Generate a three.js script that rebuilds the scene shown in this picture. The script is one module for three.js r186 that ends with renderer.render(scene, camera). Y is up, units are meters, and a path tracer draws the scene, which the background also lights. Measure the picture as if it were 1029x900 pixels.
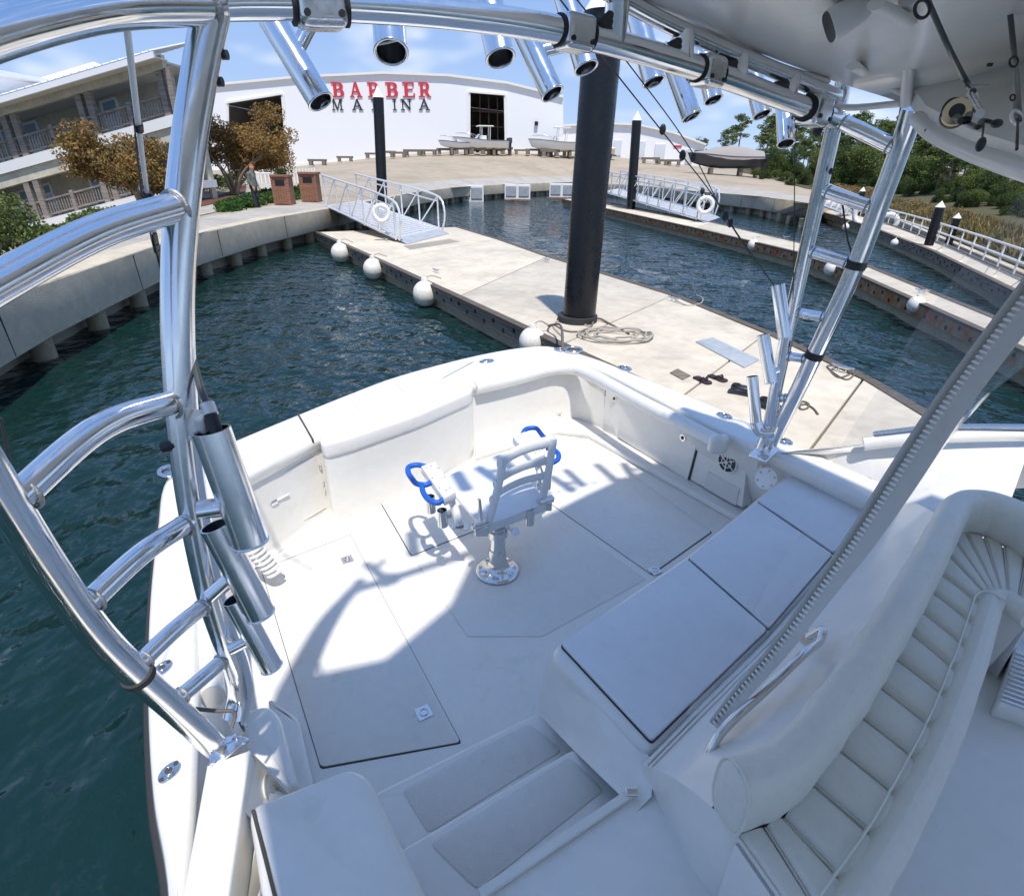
import * as THREE from 'three';
import { mergeGeometries, mergeVertices, toCreasedNormals } from 'three/addons/utils/BufferGeometryUtils.js';
import { FontLoader } from 'three/addons/loaders/FontLoader.js';
import { TextGeometry } from 'three/addons/geometries/TextGeometry.js';
import { MarchingCubes } from 'three/addons/objects/MarchingCubes.js';
import { RoundedBoxGeometry } from 'three/addons/geometries/RoundedBoxGeometry.js';

// ---------------------------------------------------------------- camera, sky, sun, exposure
const scene = new THREE.Scene();
const EYE = 3.2, FPX = 559, PW = 1029, PH = 900, PITCH = Math.atan(285 / 559), ROLL = 0.6 * Math.PI / 180;
const camera = new THREE.PerspectiveCamera(2 * Math.atan(PH / 2 / FPX) * 180 / Math.PI, PW / PH, 0.05, 3000);
camera.position.set(0, EYE, 0);
camera.rotation.set(-PITCH, 0, 0);
camera.rotateZ(ROLL);
camera.updateMatrixWorld(true);

const renderer = new THREE.WebGLRenderer();
renderer.toneMapping = THREE.LinearToneMapping;
renderer.toneMappingExposure = 2.3;
renderer.shadowMap.enabled = true;

function rng(seed) { let a = seed >>> 0; return () => { a = (a + 0x6D2B79F5) | 0; let t = Math.imul(a ^ (a >>> 15), 1 | a); t = (t + Math.imul(t ^ (t >>> 7), 61 | t)) ^ t; return ((t ^ (t >>> 14)) >>> 0) / 4294967296; }; }
const lerp = (a, b, t) => a + (b - a) * t, clamp = (x, a = 0, b = 1) => Math.min(b, Math.max(a, x)), smooth = t => { t = clamp(t); return t * t * (3 - 2 * t); };
// tileable value noise
function makeNoise(seed, n) {
  const r = rng(seed), g = new Float32Array(n * n); for (let i = 0; i < n * n; i++) g[i] = r();
  return (x, y) => { const xi = Math.floor(x), yi = Math.floor(y), fx = smooth(x - xi), fy = smooth(y - yi), w = k => ((k % n) + n) % n;
    const a = g[w(yi) * n + w(xi)], b = g[w(yi) * n + w(xi + 1)], c = g[w(yi + 1) * n + w(xi)], d = g[w(yi + 1) * n + w(xi + 1)];
    return lerp(lerp(a, b, fx), lerp(c, d, fx), fy); };
}
{ // clear autumn sky with thin streaky cirrus
  const w = 1024, h = 512, data = new Float32Array(w * h * 4), n1 = makeNoise(5, 64), n2 = makeNoise(6, 64), n3 = makeNoise(7, 64);
  for (let j = 0; j < h; j++) for (let i = 0; i < w; i++) {
    const el = (j + 0.5) / h * 180 - 90, u = i / w, t = clamp(el / 90), k = Math.pow(1 - t, 8);
    let r = lerp(0.088, 0.265, k), g = lerp(0.172, 0.345, k), b = lerp(0.37, 0.46, k);
    if (el > 0) {
      const a = u * 64, e = el / 4;
      let c = n1(a, e * 2.2) * 0.5 + n2(a * 2, e * 5) * 0.3 + n3(a * 4, e * 11) * 0.2;
      c = smooth((c - 0.52) / 0.34) * 0.62;
      r = lerp(r, 0.46, c); g = lerp(g, 0.48, c); b = lerp(b, 0.51, c);
    } else { r = 0.16; g = 0.19; b = 0.2; }
    data.set([r, g, b, 1], (j * w + i) * 4);
  }
  const sky = new THREE.DataTexture(data, w, h, THREE.RGBAFormat, THREE.FloatType);
  sky.mapping = THREE.EquirectangularReflectionMapping; sky.magFilter = THREE.LinearFilter; sky.needsUpdate = true;
  scene.background = sky; scene.environment = sky;
}
const sun = new THREE.DirectionalLight(new THREE.Color(1, 0.95, 0.89), 2.15);
sun.position.set(4, 36, 10.5); sun.target.position.set(0, 0, -4);
sun.castShadow = true; sun.shadow.radius = 2.5; sun.shadow.mapSize.set(2048, 2048);
Object.assign(sun.shadow.camera, { left: -60, right: 60, top: 60, bottom: -60, near: 1, far: 200 });
scene.add(sun, sun.target);

// ---------------------------------------------------------------- pixel directions to points
const V3 = (x, y, z) => new THREE.Vector3(x, y, z);
const CF = V3(0, -Math.sin(PITCH), -Math.cos(PITCH)), CR = V3(1, 0, 0).applyQuaternion(camera.quaternion), CU = V3(0, 1, 0).applyQuaternion(camera.quaternion);
const ray = (u, v) => CF.clone().addScaledVector(CR, (u - PW / 2) / FPX).addScaledVector(CU, (PH / 2 - v) / FPX);
const G = (u, v, y) => { const d = ray(u, v); return V3(0, EYE, 0).addScaledVector(d, (y - EYE) / d.y); };          // on a level of height y
const R = (u, v, r) => { const d = ray(u, v); return V3(0, EYE, 0).addScaledVector(d, r / Math.hypot(d.x, d.z)); };   // r metres away over the ground
const Z = (u, v, z) => { const d = ray(u, v); return V3(0, EYE, 0).addScaledVector(d, z / d.z); };                    // on the upright plane at z
const hd = p => Math.hypot(p.x, p.z);
const row = p => { const q = p.clone().sub(V3(0, EYE, 0)); return PH / 2 - FPX * q.dot(CU) / q.dot(CF); };
const GL = (list, y) => list.map(([u, v]) => G(u, v, y));
const AX = V3(0.5, 0, 0.866);                                        // the boat's axis, towards the bow

// ---------------------------------------------------------------- textures
function tex(size, fn, srgb) {
  const d = new Uint8Array(size * size * 4);
  for (let j = 0; j < size; j++) for (let i = 0; i < size; i++) { const c = fn(i / size, j / size); d.set([c[0] * 255, c[1] * 255, c[2] * 255, 255].map(x => clamp(x, 0, 255)), (j * size + i) * 4); }
  const t = new THREE.DataTexture(d, size, size); t.wrapS = t.wrapT = THREE.RepeatWrapping; t.magFilter = THREE.LinearFilter; t.minFilter = THREE.LinearMipmapLinearFilter; t.generateMipmaps = true;
  if (srgb) t.colorSpace = THREE.SRGBColorSpace; t.needsUpdate = true; return t;
}
function fbm(seed, base, oct) { const ns = []; for (let o = 0; o < oct; o++) ns.push(makeNoise(seed + o, base << o)); return (u, v) => { let s = 0, a = 0.5, m = 0; for (let o = 0; o < oct; o++) { s += a * ns[o](u * (base << o), v * (base << o)); m += a; a *= 0.55; } return s / m; }; }
const rep = (t, k) => { const c = t.clone(); c.repeat.set(k, k); c.needsUpdate = true; return c; };
const nA = fbm(11, 4, 6), nB = fbm(31, 8, 6), nC = fbm(51, 32, 4), nG = fbm(71, 64, 3);
const T_concrete = tex(512, (u, v) => { const a = nA(u, v), b = nC(u, v), s = nB(u, v) > 0.64 ? -0.05 : 0; const k = 0.88 + (a - 0.5) * 0.2 + (b - 0.5) * 0.12 + s * 0.6; return [k + 0.06, (k + 0.06) * 0.99, (k + 0.06) * 0.97]; }, true);
const T_fine = tex(512, (u, v) => { const k = nG(u, v); return [k, k, k]; });
const T_grain = tex(512, (u, v) => { const k = 0.8 + (nC(u * 0.12, v * 3) - 0.5) * 0.5 + (nG(u * 0.2, v * 4) - 0.5) * 0.25; return [k, k, k]; }, true);
const T_smudge = tex(512, (u, v) => { const k = 0.42 + (nA(u, v) - 0.5) * 0.9 + (nC(u, v) - 0.5) * 0.35; return [k, k, k]; });
const T_gel = tex(512, (u, v) => { const k = 0.955 + (nA(u, v) - 0.5) * 0.045 + (nC(u, v) - 0.5) * 0.03, m = nB(u, v) > 0.72 ? -0.015 : 0; return [k + m, k + m * 1.1, k + m * 1.4]; }, true);
const T_rust = tex(512, (u, v) => { const a = nB(u * 1, v * 0.5), b = nC(u, v); const t = smooth((a - 0.42) / 0.2); return [lerp(0.60, 0.62, t) + (b - 0.5) * 0.2, lerp(0.52, 0.38, t) + (b - 0.5) * 0.16, lerp(0.41, 0.22, t) + (b - 0.5) * 0.12]; }, true);
const T_water = (() => { // ripples, tile of 14 m
  const r = rng(99), W = []; for (let i = 0; i < 90; i++) { const lam = 0.16 * Math.pow(11, Math.pow(r(), 1.25)), k = 14 / lam, th = -0.5 + (r() + r() + r() - 1.5) * 1.5; const kx = Math.round(k * Math.cos(th)), ky = Math.round(k * Math.sin(th)); W.push([kx, ky, r() * 6.283, Math.pow(lam, 1.15)]); }
  const N = 1024, h = new Float32Array(N * N); let lo = 1e9, hi = -1e9;
  const wa = fbm(401, 8, 3), wb = fbm(402, 8, 3);
  for (let j = 0; j < N; j++) for (let i = 0; i < N; i++) { const px = i / N + (wa(i / N, j / N) - 0.5) * 0.02, py = j / N + (wb(i / N, j / N) - 0.5) * 0.02; let s = 0; for (const w of W) { const c = Math.sin(6.28318 * (w[0] * px + w[1] * py) + w[2]); s += w[3] * (1 - Math.abs(c)) * 0.7 + w[3] * c * 0.4; } h[j * N + i] = s; lo = Math.min(lo, s); hi = Math.max(hi, s); }
  return tex(N, (u, v) => { const k = (h[Math.round(v * N) * N + Math.round(u * N)] - lo) / (hi - lo); return [k, k, k]; });
})();

// ---------------------------------------------------------------- materials
const lin = (r, g, b) => new THREE.Color().setRGB(r, g, b);
const std = (c, rough, o = {}) => new THREE.MeshStandardMaterial({ color: Array.isArray(c) ? lin(...c) : c, roughness: rough, side: THREE.DoubleSide, ...o });
const phy = (c, rough, o = {}) => new THREE.MeshPhysicalMaterial({ color: Array.isArray(c) ? lin(...c) : c, roughness: rough, side: THREE.DoubleSide, ...o });
const M = {
  gel: phy([0.83, 0.805, 0.745], 0.3, { map: rep(T_gel, 0.7), clearcoat: 0.5, clearcoatRoughness: 0.12 }),
  sole: phy([0.82, 0.795, 0.735], 0.42, { map: rep(T_gel, 0.9), bumpMap: rep(T_fine, 3), bumpScale: 0.0012, clearcoat: 0.25, clearcoatRoughness: 0.28 }),
  lid: phy([0.78, 0.79, 0.80], 0.5, { map: rep(T_gel, 0.6), bumpMap: rep(T_fine, 3), bumpScale: 0.0012 }),
  tread: std([0.75, 0.735, 0.69], 0.6, { map: rep(T_gel, 1.3), bumpMap: rep(T_fine, 4), bumpScale: 0.002 }),
  gap: std([0.06, 0.055, 0.05], 0.9),
  faintgap: std([0.62, 0.58, 0.52], 0.8),
  metal: phy([0.84, 0.845, 0.85], 0.40, { metalness: 1, roughnessMap: rep(T_smudge, 0.8) }),
  steel: phy([0.70, 0.69, 0.67], 0.3, { metalness: 1, roughnessMap: rep(T_smudge, 3) }),
  brushed: phy([0.72, 0.72, 0.72], 0.6, { metalness: 1, roughnessMap: rep(T_smudge, 2) }),
  weld: std([0.42, 0.42, 0.42], 0.55, { metalness: 0.9, bumpMap: rep(T_fine, 6), bumpScale: 0.002 }),
  black: std([0.022, 0.022, 0.024], 0.42), rubber: std([0.03, 0.03, 0.03], 0.75),
  blue: phy([0.006, 0.10, 0.46], 0.5, { bumpMap: rep(T_fine, 8), bumpScale: 0.001 }),
  poly: phy([0.82, 0.82, 0.81], 0.35, { map: rep(T_gel, 2) }),
  vinyl: phy([0.79, 0.76, 0.665], 0.48, { map: rep(T_gel, 1.6), bumpMap: rep(T_fine, 5), bumpScale: 0.0012, sheen: 0.2 }),
  vinylDark: std([0.36, 0.35, 0.31], 0.7),
  canvas: std([0.66, 0.65, 0.61], 0.8, { map: rep(T_gel, 2), bumpMap: rep(T_fine, 10), bumpScale: 0.001 }),
  clear: phy([0.96, 0.965, 0.97], 0.09, { transmission: 0.93, thickness: 0, ior: 1.3 }),
  glass: phy([0.30, 0.42, 0.52], 0.06, { metalness: 0.0, clearcoat: 1, clearcoatRoughness: 0.03 }),
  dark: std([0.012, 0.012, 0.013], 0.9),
  hull: phy([0.78, 0.78, 0.77], 0.2, { clearcoat: 0.7, clearcoatRoughness: 0.06 }),
  concrete: std([0.56, 0.54, 0.49], 0.85, { map: rep(T_concrete, 0.25), bumpMap: rep(T_fine, 1), bumpScale: 0.004 }),
  dockTop: std([0.66, 0.595, 0.485], 0.8, { map: rep(T_concrete, 0.21), bumpMap: rep(T_fine, 1), bumpScale: 0.003 }),
  dockTop2: std([0.58, 0.525, 0.435], 0.8, { map: rep(T_concrete, 0.17), bumpMap: rep(T_fine, 1), bumpScale: 0.003 }),
  quay: std([0.58, 0.515, 0.40], 0.85, { map: rep(T_concrete, 0.19), bumpMap: rep(T_fine, 1), bumpScale: 0.005 }),
  yard: std([0.42, 0.355, 0.27], 0.95, { map: rep(T_concrete, 0.05), bumpMap: rep(T_fine, 0.5), bumpScale: 0.01 }),
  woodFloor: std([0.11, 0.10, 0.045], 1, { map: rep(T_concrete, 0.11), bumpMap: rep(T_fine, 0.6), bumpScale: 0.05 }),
  walk: std([0.44, 0.415, 0.375], 0.9, { map: rep(T_concrete, 0.2) }),
  timber: std([0.30, 0.25, 0.19], 0.85, { map: rep(T_grain, 0.5), bumpMap: rep(T_grain, 0.5), bumpScale: 0.006 }),
  rusty: std([1.0, 0.98, 0.95], 0.85, { map: rep(T_rust, 0.5), bumpMap: rep(T_fine, 2), bumpScale: 0.004 }),
  float: std([0.46, 0.40, 0.275], 0.85, { map: rep(T_concrete, 0.5), bumpMap: rep(T_fine, 2), bumpScale: 0.006 }),
  pile: phy([0.006, 0.006, 0.007], 0.75, { bumpMap: rep(T_fine, 2), bumpScale: 0.002, roughnessMap: rep(T_smudge, 1) }),
  cap: std([0.82, 0.81, 0.78], 0.5), fender: phy([0.86, 0.83, 0.76], 0.45, { map: rep(T_concrete, 1.2) }),
  alum: phy([0.80, 0.80, 0.79], 0.35, { metalness: 0.4, roughnessMap: rep(T_smudge, 2) }),
  plateGrey: std([0.40, 0.44, 0.48], 0.6, { map: rep(T_concrete, 1) }),
  rope: std([0.42, 0.38, 0.32], 0.9, { bumpMap: rep(T_fine, 10), bumpScale: 0.004 }),
  darkRope: std([0.14, 0.12, 0.1], 0.9),
  maroon: std([0.035, 0.014, 0.02], 0.7),
  bWhite: std([0.84, 0.84, 0.84], 0.55), bBeam: std([0.80, 0.79, 0.75], 0.6), bWall: std([0.68, 0.63, 0.51], 0.85, { map: rep(T_concrete, 0.5) }), bWood: std([0.42, 0.365, 0.31], 0.85, { map: rep(T_grain, 0.6) }),
  bRoof: phy([0.78, 0.80, 0.82], 0.38, { metalness: 0.1 }), bCeil: std([0.62, 0.59, 0.52], 0.8), brick: std([0.16, 0.065, 0.05], 0.9, { map: rep(T_concrete, 0.6) }),
  bin: std([0.42, 0.20, 0.12], 0.8, { map: rep(T_grain, 1) }), mulch: std([0.13, 0.055, 0.03], 1, { map: rep(T_concrete, 0.5) }),
  red: std([0.62, 0.035, 0.05], 0.5), ink: std([0.02, 0.02, 0.022], 0.5),
  bark: std([0.17, 0.135, 0.105], 0.95, { bumpMap: rep(T_fine, 1), bumpScale: 0.02 }), barkPale: std([0.30, 0.23, 0.16], 0.9), pineBark: std([0.20, 0.15, 0.115], 0.95),
  leafPine: phy([1, 1, 1], 0.95, { vertexColors: true, transmission: 0.3, thickness: 0, specularIntensity: 0.3 }), leaf: phy([1, 1, 1], 0.95, { vertexColors: true, transmission: 0.3, thickness: 0, specularIntensity: 0.3 }),
  tarp: std([0.32, 0.29, 0.27], 0.8, { bumpMap: rep(T_fine, 1), bumpScale: 0.01 }), navy: std([0.05, 0.055, 0.07], 0.4),
  skin: std([0.42, 0.24, 0.17], 0.6), jacket: std([0.13, 0.14, 0.115], 0.9), trousers: std([0.025, 0.026, 0.032], 0.9), capRed: std([0.45, 0.10, 0.05], 0.8),
  gold: phy([0.72, 0.56, 0.34], 0.32, { metalness: 0.8 }), rodDark: phy([0.05, 0.06, 0.06], 0.3, { clearcoat: 0.6 }),
  rubRail: std([0.16, 0.13, 0.10], 0.85, { map: rep(T_grain, 0.6) }), hardtop: phy([0.86, 0.845, 0.80], 0.28, { clearcoat: 0.4, clearcoatRoughness: 0.15, map: rep(T_gel, 0.8) }),
};
const water = phy([0.005, 0.022, 0.021], 0.035, { ior: 1.33, bumpMap: rep(T_water, 1 / 14), bumpScale: 0.15, side: THREE.FrontSide });

// ---------------------------------------------------------------- geometry helpers (world metres)
function boxUV(g) { // uv in metres by the way each face points
  const p = g.attributes.position, uv = new Float32Array(p.count * 2), a = V3(), b = V3(), c = V3(), n = V3();
  for (let i = 0; i < p.count; i += 3) {
    a.fromBufferAttribute(p, i); b.fromBufferAttribute(p, i + 1); c.fromBufferAttribute(p, i + 2);
    n.subVectors(b, a).cross(c.clone().sub(a)); const x = Math.abs(n.x), y = Math.abs(n.y), z = Math.abs(n.z);
    [a, b, c].forEach((q, k) => { const [s, t] = y >= x && y >= z ? [q.x, q.z] : x >= z ? [q.z, q.y] : [q.x, q.y]; uv[(i + k) * 2] = s; uv[(i + k) * 2 + 1] = t; });
  }
  g.setAttribute('uv', new THREE.BufferAttribute(uv, 2)); return g;
}
function clean(g) { let o = g.index ? g.toNonIndexed() : g; for (const k of Object.keys(o.attributes)) if (!['position', 'normal', 'uv', 'color'].includes(k)) o.deleteAttribute(k); o.morphAttributes = {}; if (!o.attributes.normal) o.computeVertexNormals(); return boxUV(o); }
const merge = list => { const a = list.map(clean); return a.length === 1 ? a[0] : mergeGeometries(a); };
function patch(rows) { // a smooth sheet through rows of points
  const n = rows.length, m = rows[0].length, pos = [], idx = [];
  for (const r of rows) for (const p of r) pos.push(p.x, p.y, p.z);
  for (let i = 0; i < n - 1; i++) for (let j = 0; j < m - 1; j++) { const a = i * m + j, b = a + 1, c = a + m, d = c + 1; idx.push(a, c, b, b, c, d); }
  const g = new THREE.BufferGeometry(); g.setAttribute('position', new THREE.Float32BufferAttribute(pos, 3)); g.setIndex(idx); g.computeVertexNormals(); return clean(g);
}
const curve = (pts, n) => new THREE.CatmullRomCurve3(pts, false, 'centripetal').getSpacedPoints(n);
function resample(pts, n) { return new THREE.CatmullRomCurve3(pts, false, 'centripetal').getPoints(n); }
function sweep(pts, rad, { seg = 12, steps = 0, cap = true, sx = 1, sy = 1, upv } = {}) { // tube, tapered if rad is a function of t; oval with sx, sy
  const P = steps ? curve(pts, steps) : pts, n = P.length, rf = typeof rad === 'function' ? rad : () => rad, rows = [];
  let nrm = upv ? upv.clone() : null;
  const T = P.map((p, i) => P[Math.min(n - 1, i + 1)].clone().sub(P[Math.max(0, i - 1)]).normalize());
  if (!nrm) { nrm = Math.abs(T[0].y) > 0.9 ? V3(1, 0, 0) : V3(0, 1, 0); }
  for (let i = 0; i < n; i++) {
    if (upv) nrm.copy(upv); nrm.addScaledVector(T[i], -nrm.dot(T[i])).normalize(); const b = V3().crossVectors(T[i], nrm), r = rf(i / (n - 1)), q = [];
    for (let k = 0; k <= seg; k++) { const a = k / seg * Math.PI * 2; q.push(P[i].clone().addScaledVector(nrm, Math.cos(a) * r * sy).addScaledVector(b, Math.sin(a) * r * sx)); }
    rows.push(q);
  }
  const g = [patch(rows)];
  if (cap) for (const e of [0, n - 1]) { const c = rows[e].map(() => P[e].clone()); g.push(patch(e ? [rows[e], c] : [c, rows[e]])); }
  return merge(g);
}
const pipe = (a, b, r, seg = 12) => sweep([a, b], r, { seg });
function tubeShell(a, b, r, wall = 0.006) { // hollow open tube
  const d = b.clone().sub(a).normalize(), g = [sweep([a, b], r, { seg: 24, cap: false }), sweep([a, b], r - wall, { seg: 24, cap: false })];
  for (const e of [a, b]) { const x = V3(0, 1, 0); if (Math.abs(d.y) > 0.9) x.set(1, 0, 0); x.addScaledVector(d, -x.dot(d)).normalize(); const y = V3().crossVectors(d, x), o = [], i = []; for (let k = 0; k <= 24; k++) { const t = k / 24 * 6.28319; const q = x.clone().multiplyScalar(Math.cos(t)).addScaledVector(y, Math.sin(t)); o.push(e.clone().addScaledVector(q, r)); i.push(e.clone().addScaledVector(q, r - wall)); } g.push(patch([o, i])); }
  return merge(g);
}
function roundPoly(pts, r, n = 5) { // round the corners of a plan polygon of [x, z]
  const out = []; const N = pts.length;
  for (let i = 0; i < N; i++) { const p = pts[i], a = pts[(i + N - 1) % N], b = pts[(i + 1) % N]; const la = Math.hypot(a[0] - p[0], a[1] - p[1]), lb = Math.hypot(b[0] - p[0], b[1] - p[1]), k = Math.min(r, la * 0.45, lb * 0.45);
    const s = [lerp(p[0], a[0], k / la), lerp(p[1], a[1], k / la)], e = [lerp(p[0], b[0], k / lb), lerp(p[1], b[1], k / lb)];
    for (let j = 0; j <= n; j++) { const t = j / n; out.push([(1 - t) ** 2 * s[0] + 2 * t * (1 - t) * p[0] + t * t * e[0], (1 - t) ** 2 * s[1] + 2 * t * (1 - t) * p[1] + t * t * e[1]]); } }
  return out;
}
function prism(pts, y0, y1, bevel = 0, corner = 0, holes = []) { // plan polygon of Vector3 or [x, z], pulled up from y0 to y1
  let p = pts.map(q => Array.isArray(q) ? q : [q.x, q.z]); if (corner) p = roundPoly(p, corner);
  const s = new THREE.Shape(p.map(q => new THREE.Vector2(q[0], -q[1]))); for (const h of holes) s.holes.push(new THREE.Path(h.map(q => new THREE.Vector2(q[0], -q[1]))));
  const g = new THREE.ExtrudeGeometry(s, { depth: y1 - y0 - 2 * bevel, bevelEnabled: bevel > 0, bevelSize: bevel, bevelThickness: bevel, bevelOffset: -bevel, bevelSegments: 3, curveSegments: 6 });
  g.rotateX(-Math.PI / 2); g.translate(0, y0 + bevel, 0); return clean(bevel ? toCreasedNormals(g, 0.9) : g);
}
function box(w, h, d, x = 0, y = 0, z = 0, rot) { const g = new THREE.BoxGeometry(w, h, d); if (rot) g.rotateY(rot); g.translate(x, y, z); return clean(g); }
function rbox(w, h, d, x = 0, y = 0, z = 0, r = 0.01) { const g = new RoundedBoxGeometry(w, h, d, 2, Math.min(r, w / 2.1, h / 2.1, d / 2.1)); g.translate(x, y, z); return clean(g); }
const cyl = (r0, r1, h, seg = 20) => clean(new THREE.CylinderGeometry(r0, r1, h, seg));
const ball = (r, p, sy = 1, seg = 20) => { const g = new THREE.SphereGeometry(r, seg, seg * 0.7 | 0); g.scale(1, sy, 1); g.translate(p.x, p.y, p.z); return clean(g); };
function frameTo(g, o, x, y, z) { const m = new THREE.Matrix4().makeBasis(x, y, z); m.setPosition(o); g.applyMatrix4(m); return boxUV(g); }
function beam(a, b, w, h, up = V3(0, 1, 0)) { // square bar from a to b, w wide and h high
  const d = b.clone().sub(a), L = d.length(), x = d.normalize(), z = V3().crossVectors(x, up).normalize(), y = V3().crossVectors(z, x);
  const g = new THREE.BoxGeometry(L, h, w); return frameTo(clean(g), a.clone().add(b).multiplyScalar(0.5), x, y, z);
}
const torus = (R0, r, o, axis, arc = Math.PI * 2) => { const g = new THREE.TorusGeometry(R0, r, 12, 32, arc); g.applyQuaternion(new THREE.Quaternion().setFromUnitVectors(V3(0, 0, 1), axis.clone().normalize())); g.translate(o.x, o.y, o.z); return clean(g); };
const disc = (r, h, o, axis, seg = 24) => { const g = new THREE.CylinderGeometry(r, r, h, seg); g.applyQuaternion(new THREE.Quaternion().setFromUnitVectors(V3(0, 1, 0), axis.clone().normalize())); g.translate(o.x, o.y, o.z); return clean(g); };

// ---------------------------------------------------------------- scene helpers
const taken = new Map();
function numbered(n) { const k = taken.get(n) || 0; taken.set(n, k + 1); return k ? `${n}_${String(k).padStart(3, '0')}` : n; }
const baseOf = new WeakMap();
function thing(name, label, category, base = V3(0, 0, 0), group) { const o = new THREE.Group(); o.name = numbered(name); o.position.copy(base); baseOf.set(o, base.clone()); o.userData = { label, category }; if (group) o.userData.group = group; scene.add(o); return o; }
function part(name, geo, mat, parent, extra) { // geo in world metres; kept relative to the thing's base
  const b = baseOf.get(parent); const g = Array.isArray(geo) ? merge(geo) : geo; g.translate(-b.x, -b.y, -b.z);
  const m = new THREE.Mesh(g, mat); m.name = name; m.castShadow = m.receiveShadow = true; if (extra) Object.assign(m.userData, extra); parent.add(m); baseOf.set(m, b); return m;
}
function single(name, geo, mat, label, category, group, base) { // a thing that is one mesh
  const g = Array.isArray(geo) ? merge(geo) : geo; g.computeBoundingBox(); const bb = g.boundingBox; const b = base || V3((bb.min.x + bb.max.x) / 2, bb.min.y, (bb.min.z + bb.max.z) / 2);
  g.translate(-b.x, -b.y, -b.z); const m = new THREE.Mesh(g, mat); m.name = numbered(name); m.position.copy(b); m.castShadow = m.receiveShadow = true; m.userData = { label, category }; if (group) m.userData.group = group; scene.add(m); return m;
}
function struct(name, geo, mat, kind = 'structure', label, category) { const g = Array.isArray(geo) ? merge(geo) : geo; const m = new THREE.Mesh(g, mat); m.name = numbered(name); m.castShadow = m.receiveShadow = true; m.userData = { kind }; if (label) m.userData.label = label; if (category) m.userData.category = category; scene.add(m); baseOf.set(m, V3(0, 0, 0)); return m; }
function copy(o, pos, turn = 0, scale = 1, label) { const c = o.clone(); c.name = numbered(o.name.replace(/_\d{3}$/, '')); c.position.copy(pos); c.rotation.y = turn; if (typeof scale === 'number') c.scale.setScalar(scale); else c.scale.copy(scale); c.userData = { ...o.userData }; if (label) c.userData.label = label; scene.add(c); return c; }
// ---------------------------------------------------------------- setting: water, ground, quay
{
  const axis = (lo, a, b, hi, d) => { const o = []; for (let x = a; x <= b; x += d) o.push(x); let s = d, x = a; const pre = []; while (x > lo) { s *= 1.22; x -= s; pre.unshift(x); } s = d; x = o[o.length - 1]; while (x < hi) { s *= 1.22; x += s; o.push(x); } return [...pre, ...o]; };
  const xs = axis(-420, -13, 15, 420, 0.14), zs = axis(-420, -30, 1, 120, 0.14), r = rng(17), W = [];
  for (let i = 0; i < 26; i++) { const lam = 0.7 * Math.pow(5, r()), th = -0.5 + (r() + r() - 1) * 1.5; W.push([Math.cos(th) * 6.283 / lam, Math.sin(th) * 6.283 / lam, r() * 6.283, lam * 0.0021]); }
  const rows = zs.map(z => xs.map(x => { const k = smooth((14 - Math.abs(x - 1)) / 3) * smooth((15.5 - Math.abs(z + 14.5)) / 3) ; let y = 0; if (k > 0) for (const w of W) y += w[3] * Math.sin(w[0] * x + w[1] * z + w[2]); return V3(x, y * k, z); }));
  struct('water', patch(rows), water);
}
// ground: a sheet from the top of the quay to far behind the buildings and trees
const FRONT = [[-160, 372], [-60, 328], [0, 303], [34, 289], [100, 266], [156, 247], [199, 235], [262, 221], [326, 210], [345, 207], [380, 200], [420, 193], [458, 188], [515, 185], [573, 183], [640, 186], [700, 192], [760, 197], [816, 205], [852, 205, 0.5], [900, 220, 0.5], [960, 245, 0.5], [1029, 275, 0.5], [1150, 325, 0.5]];
const BACK = [[-160, 286, -30], [-60, 262, -29], [0, 246, -28], [34, 238, -28], [100, 221, -28.3], [156, 206, -29], [199, 190, -38], [262, 176, -74], [326, 164, -94], [345, 162, -95], [380, 158, -96], [420, 154, -97], [458, 152, -97], [515, 151.5, -98], [573, 153, -100], [640, 160, -100], [700, 167, -96], [760, 175, -88], [816, 184, -80], [852, 183, -78], [900, 188, -66], [960, 195, -48], [1029, 205, -36], [1150, 222, -28]];
const QY = 1.3;
const fp = FRONT.map(([u, v, y]) => G(u, v, y ?? QY)), bp = BACK.map(([u, v, z]) => Z(u, v, z));
function colAt(u) { let i = 0; while (i < FRONT.length - 2 && FRONT[i + 1][0] < u) i++; const t = (u - FRONT[i][0]) / (FRONT[i + 1][0] - FRONT[i][0]); return [fp[i].clone().lerp(fp[i + 1], t), bp[i].clone().lerp(bp[i + 1], t)]; }
function T(u, v, lift = 0) { // the ground point seen at a pixel
  const [a, b] = colAt(u); let lo = 0, hi = 1.3; for (let k = 0; k < 40; k++) { const m = (lo + hi) / 2; if (row(a.clone().lerp(b, m)) > v) lo = m; else hi = m; }
  const p = a.clone().lerp(b, lo); p.y += lift; return p;
}
{
  const rows = []; for (let k = 0; k <= 10; k++) rows.push(fp.map((p, i) => p.clone().lerp(bp[i], Math.pow(k / 10, 1.4))));
  rows.push(bp.map(p => V3(p.x * 1.6, p.y + 0.3, p.z * 1.6))); rows.push(bp.map(p => V3(p.x * 6, p.y + 0.3, p.z * 6)));
  struct('ground', patch(rows), M.yard);
}
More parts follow.
